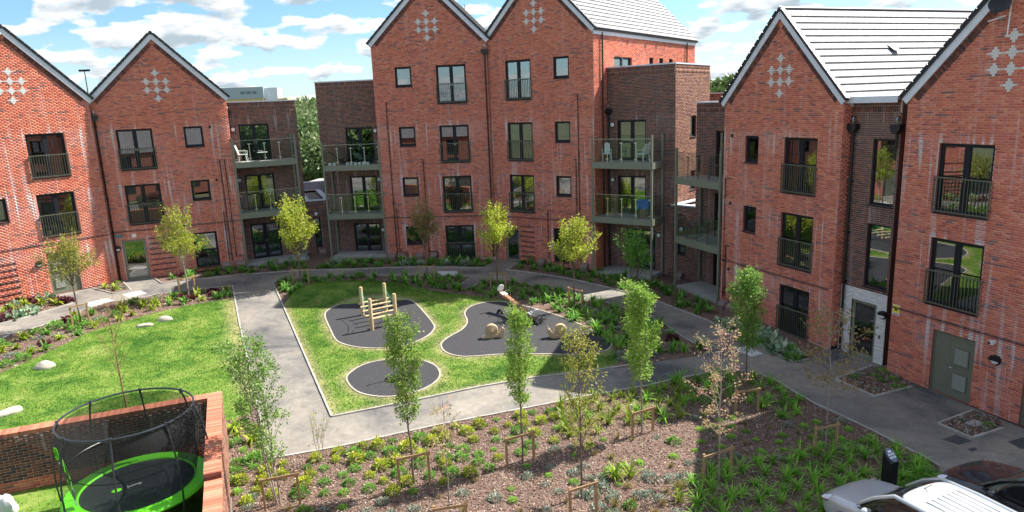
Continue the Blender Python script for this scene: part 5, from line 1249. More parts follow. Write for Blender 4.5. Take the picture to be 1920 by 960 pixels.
def tree(loc, label, H, cb, R, leaf, nleaf, size, shape='column', bark='bark', nbr=26, tr=.028, lean=(0, 0), multi=1, cat='tree', group=None, open_=0.3, name='young_tree', twig=True, seed=0):
    r_ = random.Random(seed + 31); rs = np.random.default_rng(seed + 5)
    t = thing(name, label, cat, loc, 0, group); q = MB(); tips = []
    for s in range(multi):
        aa = s * 2 * pi / max(1, multi) + r_.uniform(0, 1); sp0 = .0 if multi == 1 else .05
        base = Vector((cos(aa) * sp0, sin(aa) * sp0, -.1)); spread = 0 if multi == 1 else R * .45
        n = 9; P = []
        for i in range(n):
            f_ = i / (n - 1); P.append(base + Vector((lean[0] * f_ + cos(aa) * spread * f_ + r_.uniform(-.02, .02) * (1 if 0 < i else 0), lean[1] * f_ + sin(aa) * spread * f_ + r_.uniform(-.02, .02), f_ * (H * (.97 if s == 0 else .85) + .1))))
        q.tube(P, [tr * (1 - .85 * i / (n - 1)) * (1 if multi == 1 else .6) + .003 for i in range(n)], 7)
        nb_ = nbr // multi
        for k in range(nb_):
            f_ = (k + r_.random() * .8) / nb_; z = cb + (H - cb) * f_ * .93; 
            fi = max(0, min(.999, (z + .1) / (P[-1].z + .1))) * (n - 1); i0 = int(fi); p0 = P[i0].lerp(P[min(n - 1, i0 + 1)], fi - i0)
            az = k * 2.39996 + r_.uniform(-.4, .4)
            if shape == 'column': wprof = sin(pi * (.12 + .80 * f_)) ** .7; rise = 1.9
            elif shape == 'vase': wprof = (.55 + .45 * sin(pi * min(1, f_ * 1.1))) * (1 - f_ * .55); rise = 1.05
            elif shape == 'round': wprof = sin(pi * (.18 + .74 * f_)) ** .6; rise = .75
            else: wprof = (1 - f_ * .8); rise = .9
            out = R * wprof * r_.choice((.55, .8, .95, 1.05, 1.3)); L_up = out * rise * r_.uniform(.6, 1.25)
            if z + L_up > H * 1.02: L_up = max(.05, H * 1.02 - z)
            if shape == 'vase':
                z = cb + (H - cb) * .42 * f_ ** 1.3; fi = max(0, min(.999, (z + .1) / (P[-1].z + .1))) * (n - 1); i0 = int(fi); p0 = P[i0].lerp(P[min(n - 1, i0 + 1)], fi - i0)
                ez = cb + (H - cb) * r_.uniform(.34, 1.0); hh = (ez - cb) / (H - cb); out = R * r_.uniform(.35, 1.08) * (1.0 - .55 * max(0, hh - .45) / .55); L_up = max(.15, ez - z)
            d = Vector((cos(az), sin(az), 0)); B = [p0 + d * out * g + Vector((0, 0, L_up * g ** (1.35 if shape == 'column' else .95))) + Vector((r_.uniform(-.02, .02), r_.uniform(-.02, .02), 0)) for g in (0, .35, .7, 1.0)]
            br = tr * .38 * (1 - .5 * f_); q.tube(B, [br, br * .75, br * .45, .0025], 5)
            tips.append((B[1], B[3] - B[1])); tips.append((B[2], B[3] - B[2]))
            if twig:
                for _ in range(6 if shape == 'vase' else 3):
                    g = r_.uniform(.25, .97); i1 = min(2, int(g * 3)); p1_ = B[i1].lerp(B[i1 + 1], g * 3 - i1) if g < 1 else B[3]
                    dv = Vector((cos(az + r_.uniform(-1.3, 1.3)), sin(az + r_.uniform(-1.3, 1.3)), r_.uniform(.2, 1.2))).normalized() * (R * r_.uniform(.22, .45) if shape != 'vase' else R * r_.uniform(.12, .28))
                    q.tube([p1_, p1_ + dv * .5 + Vector((0, 0, .01)), p1_ + dv], [.005, .004, .002], 4, caps=False); tips.append((p1_, dv))
        tips.append((P[-2], P[-1] - P[-2]))
    q.build('trunk', M[bark], t)
    if nleaf:
        w = np.array([max(.05, v.length) for _, v in tips]); w /= w.sum(); cnt = rs.multinomial(nleaf, w); PP = []; DD = []; CC = []
        for (p, v), c in zip(tips, cnt):
            if c == 0: continue
            if rs.random() < open_ * .5: c = max(1, c // 3)
            cl_ = rs.uniform(.1, 1.0, max(1, c // 6 + 1)); f_ = (rs.choice(cl_, c) + rs.normal(0, .05, c))[:, None]; base = np.array(p)[None] + np.array(v)[None] * f_
            sp__ = size * 1.25; off = rs.normal(size=(c, 3)) * sp__
            PP.append(base + off * .6); dv = off + np.array([0, 0, -size * .3]) + np.array(v)[None] / max(v.length, .01) * size * .5
            DD.append(dv); CC.append(np.clip(rs.normal(.5 + rs.uniform(-.22, .22), .22, c), 0, 1))
        obj('crown', leafmesh('crown', np.concatenate(PP), np.concatenate(DD), size, LM[leaf], np.concatenate(CC)), t)
    return t
T_ = lambda px, py: g3(px, py)
tree(T_(522, 945), 'tall multi-stemmed tree with narrow glossy leaves beside the garden wall corner', 4.35, 1.0, .50, 'dense', 6400, .062, 'column', 'bark_pale', 54, .035, (-.42, .1), 3, seed=1)
tree(T_(777, 908), 'dense green columnar tree in front of the round rubber area, staked', 4.45, 1.62, .40, 'lush', 6200, .062, 'column', 'bark', 52, .03, (-.10, 0), seed=2)
tree(T_(980, 865), 'slender green columnar tree in front of the left snail, staked', 4.35, 1.5, .30, 'lush', 5600, .060, 'column', 'bark', 50, .026, (.02, 0), seed=3)
tree(T_(1090, 930), 'yellowing airy tree in front of the right snail, staked', 4.35, 1.15, .52, 'gold', 3400, .058, 'column', 'bark', 44, .028, (.0, 0), open_=.6, seed=4)
tree(T_(1204, 812), 'bright green columnar tree with a bare pale lower trunk, right of the yellowing one', 4.5, 1.5, .42, 'lush', 7500, .068, 'column', 'bark_pale', 52, .03, (-.12, 0), seed=5)
tree(T_(1347, 905), 'sparse tree with pink and coral leaves, staked in the shaded mulch', 4.25, 1.2, .72, 'pink', 1800, .055, 'round', 'bark_pale', 30, .024, (.0, 0), open_=.7, seed=6)
tree(T_(1398, 738), 'dark green bushy-headed tree standing where the two paths meet', 4.05, 1.4, .46, 'dense', 6500, .075, 'column', 'bark', 46, .032, (.0, 0), seed=7)
tree(T_(1548, 842), 'thin tree with few brownish leaves in front of the white entrance bay', 4.1, 1.5, .72, 'brown', 1200, .085, 'round', 'bark_pale', 24, .024, (-.05, 0), open_=.7, seed=8)
tree(T_(843, 950), 'spindly young tree with reddish leaves in the foreground bed', 2.85, 1.1, .5, 'pink', 260, .07, 'open', 'bark_pale', 14, .018, seed=9)
tree(T_(153, 612), 'staked vase shaped tree with gold-green leaves in front of the far left block', 4.3, 1.75, 1.2, 'gold', 3800, .095, 'vase', 'bark', 36, .045, (-.15, 0), open_=.8, seed=10)
tree(T_(355, 558), 'staked lime green tree in front of the second gable from the left', 4.7, 1.55, 1.1, 'lime', 3744, .10, 'vase', 'bark_pale', 36, .045, (-.1, 0), seed=11)
tree(T_(565, 537), 'staked lime yellow tree standing before the gap between the brown wings', 4.85, 1.4, 1.2, 'lime', 4032, .10, 'vase', 'bark', 38, .045, (0, 0), seed=12)
tree(T_(802, 525), 'dull brown-green staked tree before the left centre gable', 4.5, 1.5, 1.0, 'brown', 4200, .09, 'vase', 'bark', 36, .04, (0, 0), seed=13)
tree(T_(934, 545), 'staked lime tree beside the doorway between the centre gables', 4.75, 1.7, 1.1, 'lime', 3600, .095, 'vase', 'bark', 34, .045, (0, 0), seed=14)
tree(T_(1077, 580), 'broad staked lime tree before the right centre gable', 4.45, 1.75, 1.35, 'lime', 4032, .095, 'vase', 'bark', 38, .045, (0, 0), seed=15)
tree(T_(1190, 556), 'small multi-stemmed green tree before the patio right of the centre gables', 3.5, .9, .85, 'fern', 3600, .085, 'vase', 'bark', 34, .04, (0, 0), multi=3, seed=16)
tree(T_(238, 768), 'almost bare birch sapling in the left lawn behind the trampoline', 3.7, 1.0, .55, 'gold', 90, .05, 'column', 'bark_birch', 26, .03, (-.1, 0), seed=17)
tree(g3(1190, 600), 'thin whippy shrub with cream leaf tips beside the shaded path', 1.5, .3, .5, 'chartreuse', 380, .08, 'vase', 'bark', 18, .014, multi=3, name='shrub', cat='shrub', seed=18)
tree(g3(600, 868), 'wispy bare-stemmed shrub at the corner of the two paths', 1.5, .4, .4, 'gold', 120, .06, 'vase', 'bark_pale', 14, .012, multi=3, name='shrub', cat='shrub', seed=19)

# stake frames: two posts and a crossbar each
def stake(pxl, pyl, pxr, pyr, label, h=.82, th=.055):
    a = g3(pxl, pyl); b = g3(pxr, pyr); m_ = (a + b) / 2; rz = atan2(b.y - a.y, b.x - a.x); L = hypot(b.x - a.x, b.y - a.y)
    t = thing('tree_stakes', label, 'stakes', m_, rz, 'timber tree stake frames')
    for s in (-1, 1): q = MB(); q.box(s * L / 2 - th / 2, s * L / 2 + th / 2, -th / 2, th / 2, -.1, h + rnd.uniform(0, .03)); q.build('post', M['timber'], t)
    q = MB(); q.box(-L / 2 - .05, L / 2 + .05, -th / 2 - .028, -th / 2 - .002, h - .075, h - .01); q.build('crossbar', M['timber'], t)
    q = MB(); q.tube([(-.06, -.03, h - .04), (-.06, .06, h - .04), (.06, .06, h - .04), (.06, -.03, h - .04)], .012, 5); q.build('tree_tie', M['black'], t)
stake(498, 960, 563, 948, 'weathered stake frame around the multi-stemmed tree by the garden wall', .9)
stake(750, 919, 806, 907, 'timber stake frame under the columnar tree in front of the round rubber area', .92)
stake(951, 875, 1001, 862, 'timber stake frame at the foot of the slender columnar tree', .86)
stake(1070, 985, 1118, 970, 'timber stake frame at the foot of the yellowing tree', .95)
stake(1186, 820, 1224, 809, 'timber stake frame at the foot of the tree with the pale lower trunk', .80)
stake(1319, 910, 1370, 893, 'timber stake frame at the foot of the pink-leaved tree', .85)
stake(1379, 776, 1421, 772, 'timber stake frame behind the pink-leaved tree, where the paths meet', .80)
stake(1527, 853, 1567, 845, 'timber stake frame in the shaded mulch near the dark car', .84)
stake(818, 1010, 876, 1002, 'timber stake crossbar at the bottom edge, by the spindly young tree', .80)
stake(138, 617, 169, 610, 'thin stake frame at the foot of the far left tree', 1.05, .07); stake(339, 560, 367, 552, 'thin stake frame under the lime tree before the second gable', 1.0, .07)
stake(551, 536, 580, 537, 'thin stake frame under the lime yellow tree before the gap', .95, .07); stake(788, 530, 815, 530, 'thin stake frame under the dull brown-green tree', .95, .07)
stake(921, 544, 949, 545, 'thin stake frame under the lime tree by the doorway', .95, .07); stake(1067, 573, 1092, 581, 'thin stake frame under the broad lime tree', .92, .07)

# ------------------------------------------------------------------ ground plants
def blades(n, L, w, up, seed, segs=4, curve=1.0):
    """strap leaves arching out from one crown"""
    r_ = np.random.default_rng(seed); V = []; F = []; C = []
    for i in range(n):
        a = r_.uniform(0, 2 * pi); l = L * r_.uniform(.6, 1.1); tilt = r_.uniform(.25, 1.0) * curve; b = np.array([r_.normal() * .03, r_.normal() * .03, 0.]); d = np.array([cos(a), sin(a), 0.]); s = np.array([-sin(a), cos(a), 0.])
        c = r_.uniform(0, 1)
        for k in range(segs + 1):
            f_ = k / segs; ang = tilt * (.35 + 1.25 * f_); rr = l * f_
            p = b + d * rr * sin(min(1.9, ang)) * .85 + np.array([0, 0, up * rr * cos(min(1.75, ang))]); ww = w * (1 - f_) ** .6 * (.6 + .4 * min(1, f_ * 4))
            V += [p - s * ww / 2, p + s * ww / 2 + np.array([0, 0, ww * .15])]; C += [min(1, c * .7 + f_ * .3)] * 2
            if k: j = len(V); F.append((j - 4, j - 3, j - 1, j - 2))
    return np.array(V), np.array(F), np.array(C)
def rosette(n, R, size, seed, h=.2):
    r_ = np.random.default_rng(seed); u = r_.normal(size=(n, 3)); u[:, 2] = np.abs(u[:, 2]); u /= np.linalg.norm(u, axis=1, keepdims=True); lump = 1 + .25 * np.sin(u[:, 0] * 5 + seed) * np.cos(u[:, 1] * 4)
    P = u * r_.uniform(.45, 1, (n, 1)) ** .6 * lump[:, None] * np.array([R, R, h]); D = u * np.array([1, 1, .6]) + r_.normal(size=(n, 3)) * .45
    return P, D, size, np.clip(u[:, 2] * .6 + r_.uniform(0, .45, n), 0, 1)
PM = {}
def pm(kind):
    if kind not in PM:
        L_ = []
        for s in range(5):
            if kind == 'lily': v, f_, c = blades(28, .58, .046, 1, s + 1, 5, .95); L_.append(fast_mesh('lily', v, f_, LM['strap'], {'lc': ('FLOAT', c)}))
            elif kind == 'lily_sun': v, f_, c = blades(28, .56, .044, 1, s + 11, 5, .95); L_.append(fast_mesh('lily', v, f_, LM['chartreuse'], {'lc': ('FLOAT', c * .75)}))
            elif kind == 'fern': v, f_, c = blades(26, .50, .085, 1, s + 21, 4, 1.15); L_.append(fast_mesh('fern', v, f_, LM['fern'], {'lc': ('FLOAT', c)}))
            elif kind == 'bright_fern': v, f_, c = blades(24, .42, .09, 1, s + 26, 4, 1.1); L_.append(fast_mesh('bright_fern', v, f_, LM['chartreuse'], {'lc': ('FLOAT', c * .8)}))
            elif kind == 'tuft': v, f_, c = blades(60, .30, .012, 1, s + 41, 3, .8); L_.append(fast_mesh('tuft', v, f_, LM['straw'], {'lc': ('FLOAT', c)}))
            else:
                a = {'spurge': (340, .24, .075, .30, 'chartreuse'), 'evergreen': (300, .24, .07, .22, 'fern'), 'purple': (260, .24, .10, .18, 'purple'), 'greyleaf': (260, .20, .05, .13, 'grey'), 'cushion': (280, .15, .045, .12, 'strap'), 'hosta': (70, .28, .19, .20, 'hosta'), 'groundcover': (420, .42, .06, .11, 'fern')}[kind]
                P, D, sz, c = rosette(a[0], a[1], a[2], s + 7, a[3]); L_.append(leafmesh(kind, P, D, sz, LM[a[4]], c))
        PM[kind] = L_
    return PM[kind]
LMK = [('by the charging post', 1664, 931), ('beside the silver car', 1560, 950), ('by the stake frame near the dark car', 1548, 845), ('around the pink-leaved tree', 1347, 900), ('by the green bushy-headed tree', 1400, 745), ('below the tree with the pale lower trunk', 1204, 815), ('near the yellowing tree', 1090, 930), ('around the slender columnar tree', 980, 865), ('near the spindly reddish tree', 843, 945), ('around the columnar tree', 777, 905), ('by the path corner', 520, 866), ('beside the garden wall', 440, 900), ('between the two columnar trees', 880, 850), ('at the cross path edge', 700, 835), ('at the cross path edge further right', 1290, 712),
 ('at the path edge above the cars', 1650, 830), ('in the shade at the bottom edge', 1400, 950), ('in the sun at the bottom edge', 1200, 950), ('near the wall corner path', 560, 920), ('by the far left tree', 153, 612), ('at the left edge of the picture', 10, 660), ('by the lime tree of the second gable', 353, 558), ('by the lime yellow tree', 565, 537), ('by the dull brown-green tree', 802, 525), ('by the lime tree at the doorway', 934, 545), ('by the broad lime tree', 1077, 580), ('by the slim balconies', 1310, 580), ('under the right hand gable', 1440, 650), ('by the white entrance', 1640, 715), ('behind the seesaw', 1000, 565), ('at the point of the triangular bed', 1300, 655), ('right of the rubber area', 1180, 640), ('behind the climbing frame', 700, 525), ('under the balconies right of the gap', 670, 498), ('under the balconies left of the gap', 500, 505), ('by the small green tree', 1190, 556), ('below the far left block', 60, 580), ('by the patio right of the centre gables', 1140, 530), ('below the second gable', 380, 515), ('below the left centre gable', 830, 494), ('by the louvred door', 1820, 795)]
LMK = [(n_, gp(a_, b_)) for n_, a_, b_ in LMK]
def scatter(pts_px, kinds, n, mind, region, srange=(.75, 1.2)):
    """kinds: list of (kind, weight, name, label, category)"""
    poly = W2(pts_px); xs = [p[0] for p in poly]; ys = [p[1] for p in poly]; got = []; tries = 0
    while len(got) < n and tries < n * 60:
        tries += 1; p = (rnd.uniform(min(xs), max(xs)), rnd.uniform(min(ys), max(ys)))
        if not inside(p, poly) or any((p[0] - g[0]) ** 2 + (p[1] - g[1]) ** 2 < mind * mind for g in got): continue
        got.append(p)
    w = [k[1] for k in kinds]
    for p in got:
        k = rnd.choices(kinds, w)[0]; s = rnd.uniform(*srange)
        o = obj(k[2], rnd.choice(pm(k[0])), loc=(p[0], p[1], gz(*p) + .01), rot=(0, 0, rnd.uniform(0, 6.28))); o.scale = (s, s, s * rnd.uniform(.85, 1.15))
        near = min(LMK, key=lambda q_: (q_[1][0] - p[0]) ** 2 + (q_[1][1] - p[1]) ** 2); d_ = hypot(near[1][0] - p[0], near[1][1] - p[1])
        sz = 'large ' if s > srange[0] * .35 + srange[1] * .65 else 'small ' if s < srange[0] * .65 + srange[1] * .35 else 'mid-sized '
        kn = k[3].replace('small ', '').replace('tiny ', ''); lb = sz + kn + ' ' + near[0]
        tag(o, lb, k[4], lb)
K = dict(
 lily=('lily', 1, 'daylily', 'green strap-leaved daylily clump', 'plant'), lsun=('lily_sun', 1, 'daylily', 'pale green sunlit strap-leaved clump', 'plant'), fern=('fern', 1, 'fern', 'green fern clump', 'fern'), bfern=('bright_fern', 1, 'fern', 'bright yellow-green fern clump', 'fern'),
 spurge=('spurge', 1, 'spurge', 'yellow-green mounded spurge', 'plant'), ever=('evergreen', 1, 'low_shrub', 'small round green shrub', 'shrub'), purple=('purple', 1, 'coral_bells', 'dark purple leafy clump', 'plant'), grey=('greyleaf', 1, 'lavender', 'small grey-green cushion plant', 'plant'),
 cush=('cushion', 1, 'cushion_plant', 'tiny bright green cushion', 'plant'), hosta=('hosta', 1, 'hosta', 'pale variegated hosta', 'plant'), tuft=('tuft', 1, 'grass_tuft', 'straw-tinted grass tuft', 'grass'), gc=('groundcover', 1, 'creeping_shrub', 'dark green creeping shrub', 'shrub'))
def kk(**w): return [(K[k][0], v, K[k][2], K[k][3], K[k][4]) for k, v in w.items()]
scatter([(520, 870), (640, 848), (820, 808), (1000, 775), (1060, 765), (1040, 830), (930, 880), (760, 930), (560, 930), (450, 945), (425, 880), (470, 850)], kk(spurge=6, ever=5, cush=1), 100, .42, 'in the front bed left of the yellowing tree', (.50, .95))
scatter([(425, 800), (478, 780), (500, 868), (440, 870), (425, 840)], kk(bfern=2, ever=3, cush=1), 11, .4, 'beside the garden wall corner')
scatter([(430, 900), (560, 940), (760, 940), (930, 890), (1040, 840), (1250, 800), (1290, 870), (1270, 920), (1200, 970), (430, 1000)], kk(grey=6, cush=4, tuft=3, ever=1), 66, .42, 'in the sunlit front mulch', (.55, .95))
scatter([(1040, 765), (1200, 735), (1270, 722), (1300, 740), (1280, 790), (1180, 800), (1060, 830)], kk(lsun=7, lily=2), 46, .38, 'in the sunlit strip below the cross path', (.7, 1.0))
scatter([(1270, 718), (1330, 704), (1410, 706), (1480, 738), (1520, 765), (1470, 790), (1380, 760), (1290, 760)], kk(lily=8, gc=1, ever=1), 28, .46, 'in the shaded tip of the bed where the paths meet')
scatter([(1300, 775), (1480, 800), (1560, 785), (1660, 825), (1600, 850), (1480, 865), (1300, 880)], kk(cush=5, grey=4, tuft=2, gc=2), 44, .42, 'in the shaded mulch around the pink-leaved tree', (.55, .95))
scatter([(1290, 905), (1330, 890), (1450, 870), (1560, 845), (1650, 832), (1740, 868), (1735, 900), (1600, 925), (1530, 975), (1290, 985)], kk(lily=12, gc=.6), 74, .40, 'in the shaded bed in front of the parked cars', (.75, 1.05))
scatter([(1100, 900), (1290, 890), (1290, 990), (1080, 990)], kk(lsun=2, tuft=3, grey=2), 26, .38, 'at the bottom edge left of the shaded bed')
scatter([(1690, 880), (1755, 890), (1750, 915), (1680, 925)], kk(gc=1), 10, .3, 'by the charging post')
scatter([(-40, 650), (0, 645), (83, 617), (143, 594), (253, 568), (333, 553), (437, 541), (437, 558), (330, 574), (245, 596), (160, 622), (70, 665), (-40, 710)], kk(ever=4, bfern=5, purple=1.5, grey=2, fern=3), 64, .5, 'in the mulch border of the left lawn', (.9, 1.35))
scatter([(-40, 610), (0, 604), (43, 594), (130, 568), (98, 560), (40, 566), (-40, 592)], kk(purple=5, bfern=4, hosta=2), 24, .45, 'in the wall bed below the far left block', (1, 1.4))
scatter([(180, 541), (213, 549), (240, 545), (228, 531)], kk(bfern=1, grey=1), 6, .4, 'in the small triangular bed by the left doors')
scatter([(296, 523), (305, 529), (428, 516), (580, 504), (560, 490), (440, 499), (380, 510), (320, 518)], kk(ever=2, purple=.7, fern=3, grey=1), 30, .5, 'in the wall bed below the second gable', (.9, 1.3))
scatter([(600, 504), (729, 500), (827, 499), (905, 500), (925, 492), (860, 489), (740, 491), (625, 493)], kk(fern=7, ever=2, hosta=1), 44, .42, 'in the wall bed below the left centre gable', (1, 1.35))
scatter([(960, 504), (1045, 517), (1080, 523), (1145, 538), (1199, 553), (1232, 562), (1330, 598), (1340, 580), (1250, 540), (1210, 530), (1110, 508), (980, 494)], kk(fern=7, ever=1), 56, .45, 'in the wall bed below the right centre gable', (.95, 1.3))
scatter([(1345, 605), (1405, 636), (1488, 676), (1510, 670), (1450, 635), (1400, 610)], kk(hosta=6, ever=2, bfern=1), 26, .36, 'in the wall bed below the right hand gable', (1, 1.3))
scatter([(520, 531), (583, 521), (700, 519), (800, 520), (870, 521), (850, 537), (885, 541), (916, 528), (1000, 538), (1060, 548), (1040, 580), (960, 563), (870, 549), (740, 532), (640, 528), (560, 548), (535, 566)], kk(fern=9, ever=1), 74, .45, 'in the planted band above the play lawn', (.95, 1.35))
scatter([(1050, 550), (1137, 569), (1213, 596), (1280, 634), (1315, 656), (1210, 676), (1170, 680), (1150, 650), (1100, 612), (1045, 586)], kk(fern=7, lily=3, purple=.5, grey=2), 78, .44, 'in the shaded triangular bed right of the play area', (.9, 1.3))
scatter([(1580, 711), (1640, 740), (1700, 723), (1672, 694), (1640, 692)], kk(gc=1, ever=2, grey=1), 10, .4, 'in the corner bed beside the white entrance', (.5, .75))
scatter([(1770, 797), (1822, 818), (1870, 802), (1822, 775)], kk(gc=1, grey=1), 5, .36, 'in the corner bed by the louvred door', (.4, .65))

# turf blades (nobody could count them)
def grass(name, poly, n, holes=(), hfun=None, dry=None, L=.05):
    xs = [p[0] for p in poly]; ys = [p[1] for p in poly]; P = []
    c = np.stack([nr.uniform(min(xs), max(xs), n), nr.uniform(min(ys), max(ys), n)], 1)
    def ins(poly_):
        r = np.zeros(len(c), bool); j = len(poly_) - 1
        for i in range(len(poly_)):
            a, b = poly_[i], poly_[j]
            if a[1] != b[1]: r ^= ((a[1] > c[:, 1]) != (b[1] > c[:, 1])) & (c[:, 0] < (b[0] - a[0]) * (c[:, 1] - a[1]) / (b[1] - a[1]) + a[0])
            j = i
        return r
    k = ins(poly)
    for h in holes: k &= ~ins(h)
    c = c[k]; m_ = len(c); z = np.array([gz(x, y) + .012 + (hfun(x, y) if hfun else 0) for x, y in c])
    a = nr.uniform(0, 2 * pi, m_); l = L * nr.uniform(.5, 1.2, m_); w = .010; tl = nr.normal(0, .03, (m_, 2))
    B = np.stack([c[:, 0], c[:, 1], z], 1); S_ = np.stack([np.cos(a), np.sin(a), 0 * a], 1) * w
    V = np.stack([B - S_, B + S_, B + np.stack([tl[:, 0], tl[:, 1], l], 1)], 1).reshape(-1, 3)
    at = {'dry': ('FLOAT', np.repeat(dry(c) if dry else np.full(m_, .1), 3))}
    me = fast_mesh(name, V, np.arange(m_ * 3).reshape(-1, 3), M['blade'], at); return tag(obj(name, me, kind='stuff'), {'turf_left': 'mown green grass of the left lawn', 'turf_play': 'mown green grass around the rubber play surfaces', 'turf_yard': 'grass inside the walled trampoline yard'}[name], 'grass')
grass('turf_left', lawn_l, 170000, dry=dry_l); grass('turf_play', play, 170000, [oct_, circ, blob], mound, dry_p); grass('turf_yard', yard, 60000)
# bark chips
def chips(name, poly, n, size, label):
    xs = [p[0] for p in poly]; ys = [p[1] for p in poly]; c = np.stack([nr.uniform(min(xs), max(xs), n), nr.uniform(min(ys), max(ys), n)], 1)
    k = np.array([inside(p, poly) for p in c]); c = c[k]; m_ = len(c); z = np.array([gz(x, y) for x, y in c]) + .012 + nr.uniform(0, .03, m_)
    a = nr.uniform(0, 2 * pi, m_); l = size * nr.uniform(.5, 1.4, m_); w = l * nr.uniform(.25, .55, m_); t1 = nr.normal(0, .35, m_); t2 = nr.normal(0, .45, m_)
    u = np.stack([np.cos(a), np.sin(a), t1], 1) * l[:, None] / 2; v = np.stack([-np.sin(a), np.cos(a), t2], 1) * w[:, None] / 2; B = np.stack([c[:, 0], c[:, 1], z], 1)
    V = np.stack([B - u - v, B + u - v * .6, B + u + v, B - u + v * .7], 1).reshape(-1, 3)
    col = np.ones((m_, 4)); col[:, :3] = pick([((.185, .12, .085), .38), ((.28, .195, .145), .28), ((.42, .33, .26), .17), ((.085, .055, .042), .13), ((.56, .49, .42), .04)], m_)
    me = fast_mesh(name, V, np.arange(m_ * 4).reshape(-1, 4), M['chip'], {'bc': ('FLOAT_COLOR', np.repeat(col, 4, 0))}); tag(obj(name, me, kind='stuff'), label, 'bark chips')
chips('bark_chips', low_bed, 170000, .045, 'brown and pinkish bark chips covering the big front bed')
chips('bark_chips', bed_l, 16000, .07, 'bark chips in the mulch border of the left lawn'); chips('bark_chips', upper_bed, 22000, .07, 'bark chips in the beds above and right of the play lawn')
for i, p_ in enumerate(wall_beds): chips('bark_chips', p_, 3500, .07, 'bark chips in the wall bed ' + ['below the far left block', 'by the left doors', 'below the second gable', 'below the right centre gable and slim balconies', 'beside the white entrance', 'by the louvred door'][i])

# ------------------------------------------------------------------ cars and charging post
def loft(name, stations, mats, parent, mi=None, sub=2, smooth=True):
    """stations: list of (x, [(y,z)...]) half sections mirrored across y=0"""
    V = []; F = []; m_ = len(stations[0][1])
    for x, sec in stations:
        for y, z in sec: V.append((x, y, z))
        for y, z in sec[::-1]: V.append((x, -y, z))
    k = 2 * m_
    for i in range(len(stations) - 1):
        for j in range(k - 1): F.append((i * k + j, i * k + j + 1, (i + 1) * k + j + 1, (i + 1) * k + j))
        F.append((i * k + k - 1, i * k, (i + 1) * k, (i + 1) * k + k - 1))
    F.append(tuple(range(k))[::-1]); F.append(tuple(range((len(stations) - 1) * k, len(stations) * k)))
    me = bpy.data.meshes.new(name); me.from_pydata(V, [], F); me.materials.append(mats); me.polygons.foreach_set('use_smooth', [True] * len(F))
    bm = bmesh.new(); bm.from_mesh(me); bmesh.ops.recalc_face_normals(bm, faces=bm.faces); bm.to_mesh(me); bm.free()
    o = obj(name, me, parent); md = o.modifiers.new('sub', 'SUBSURF'); md.levels = sub; md.render_levels = sub; return o
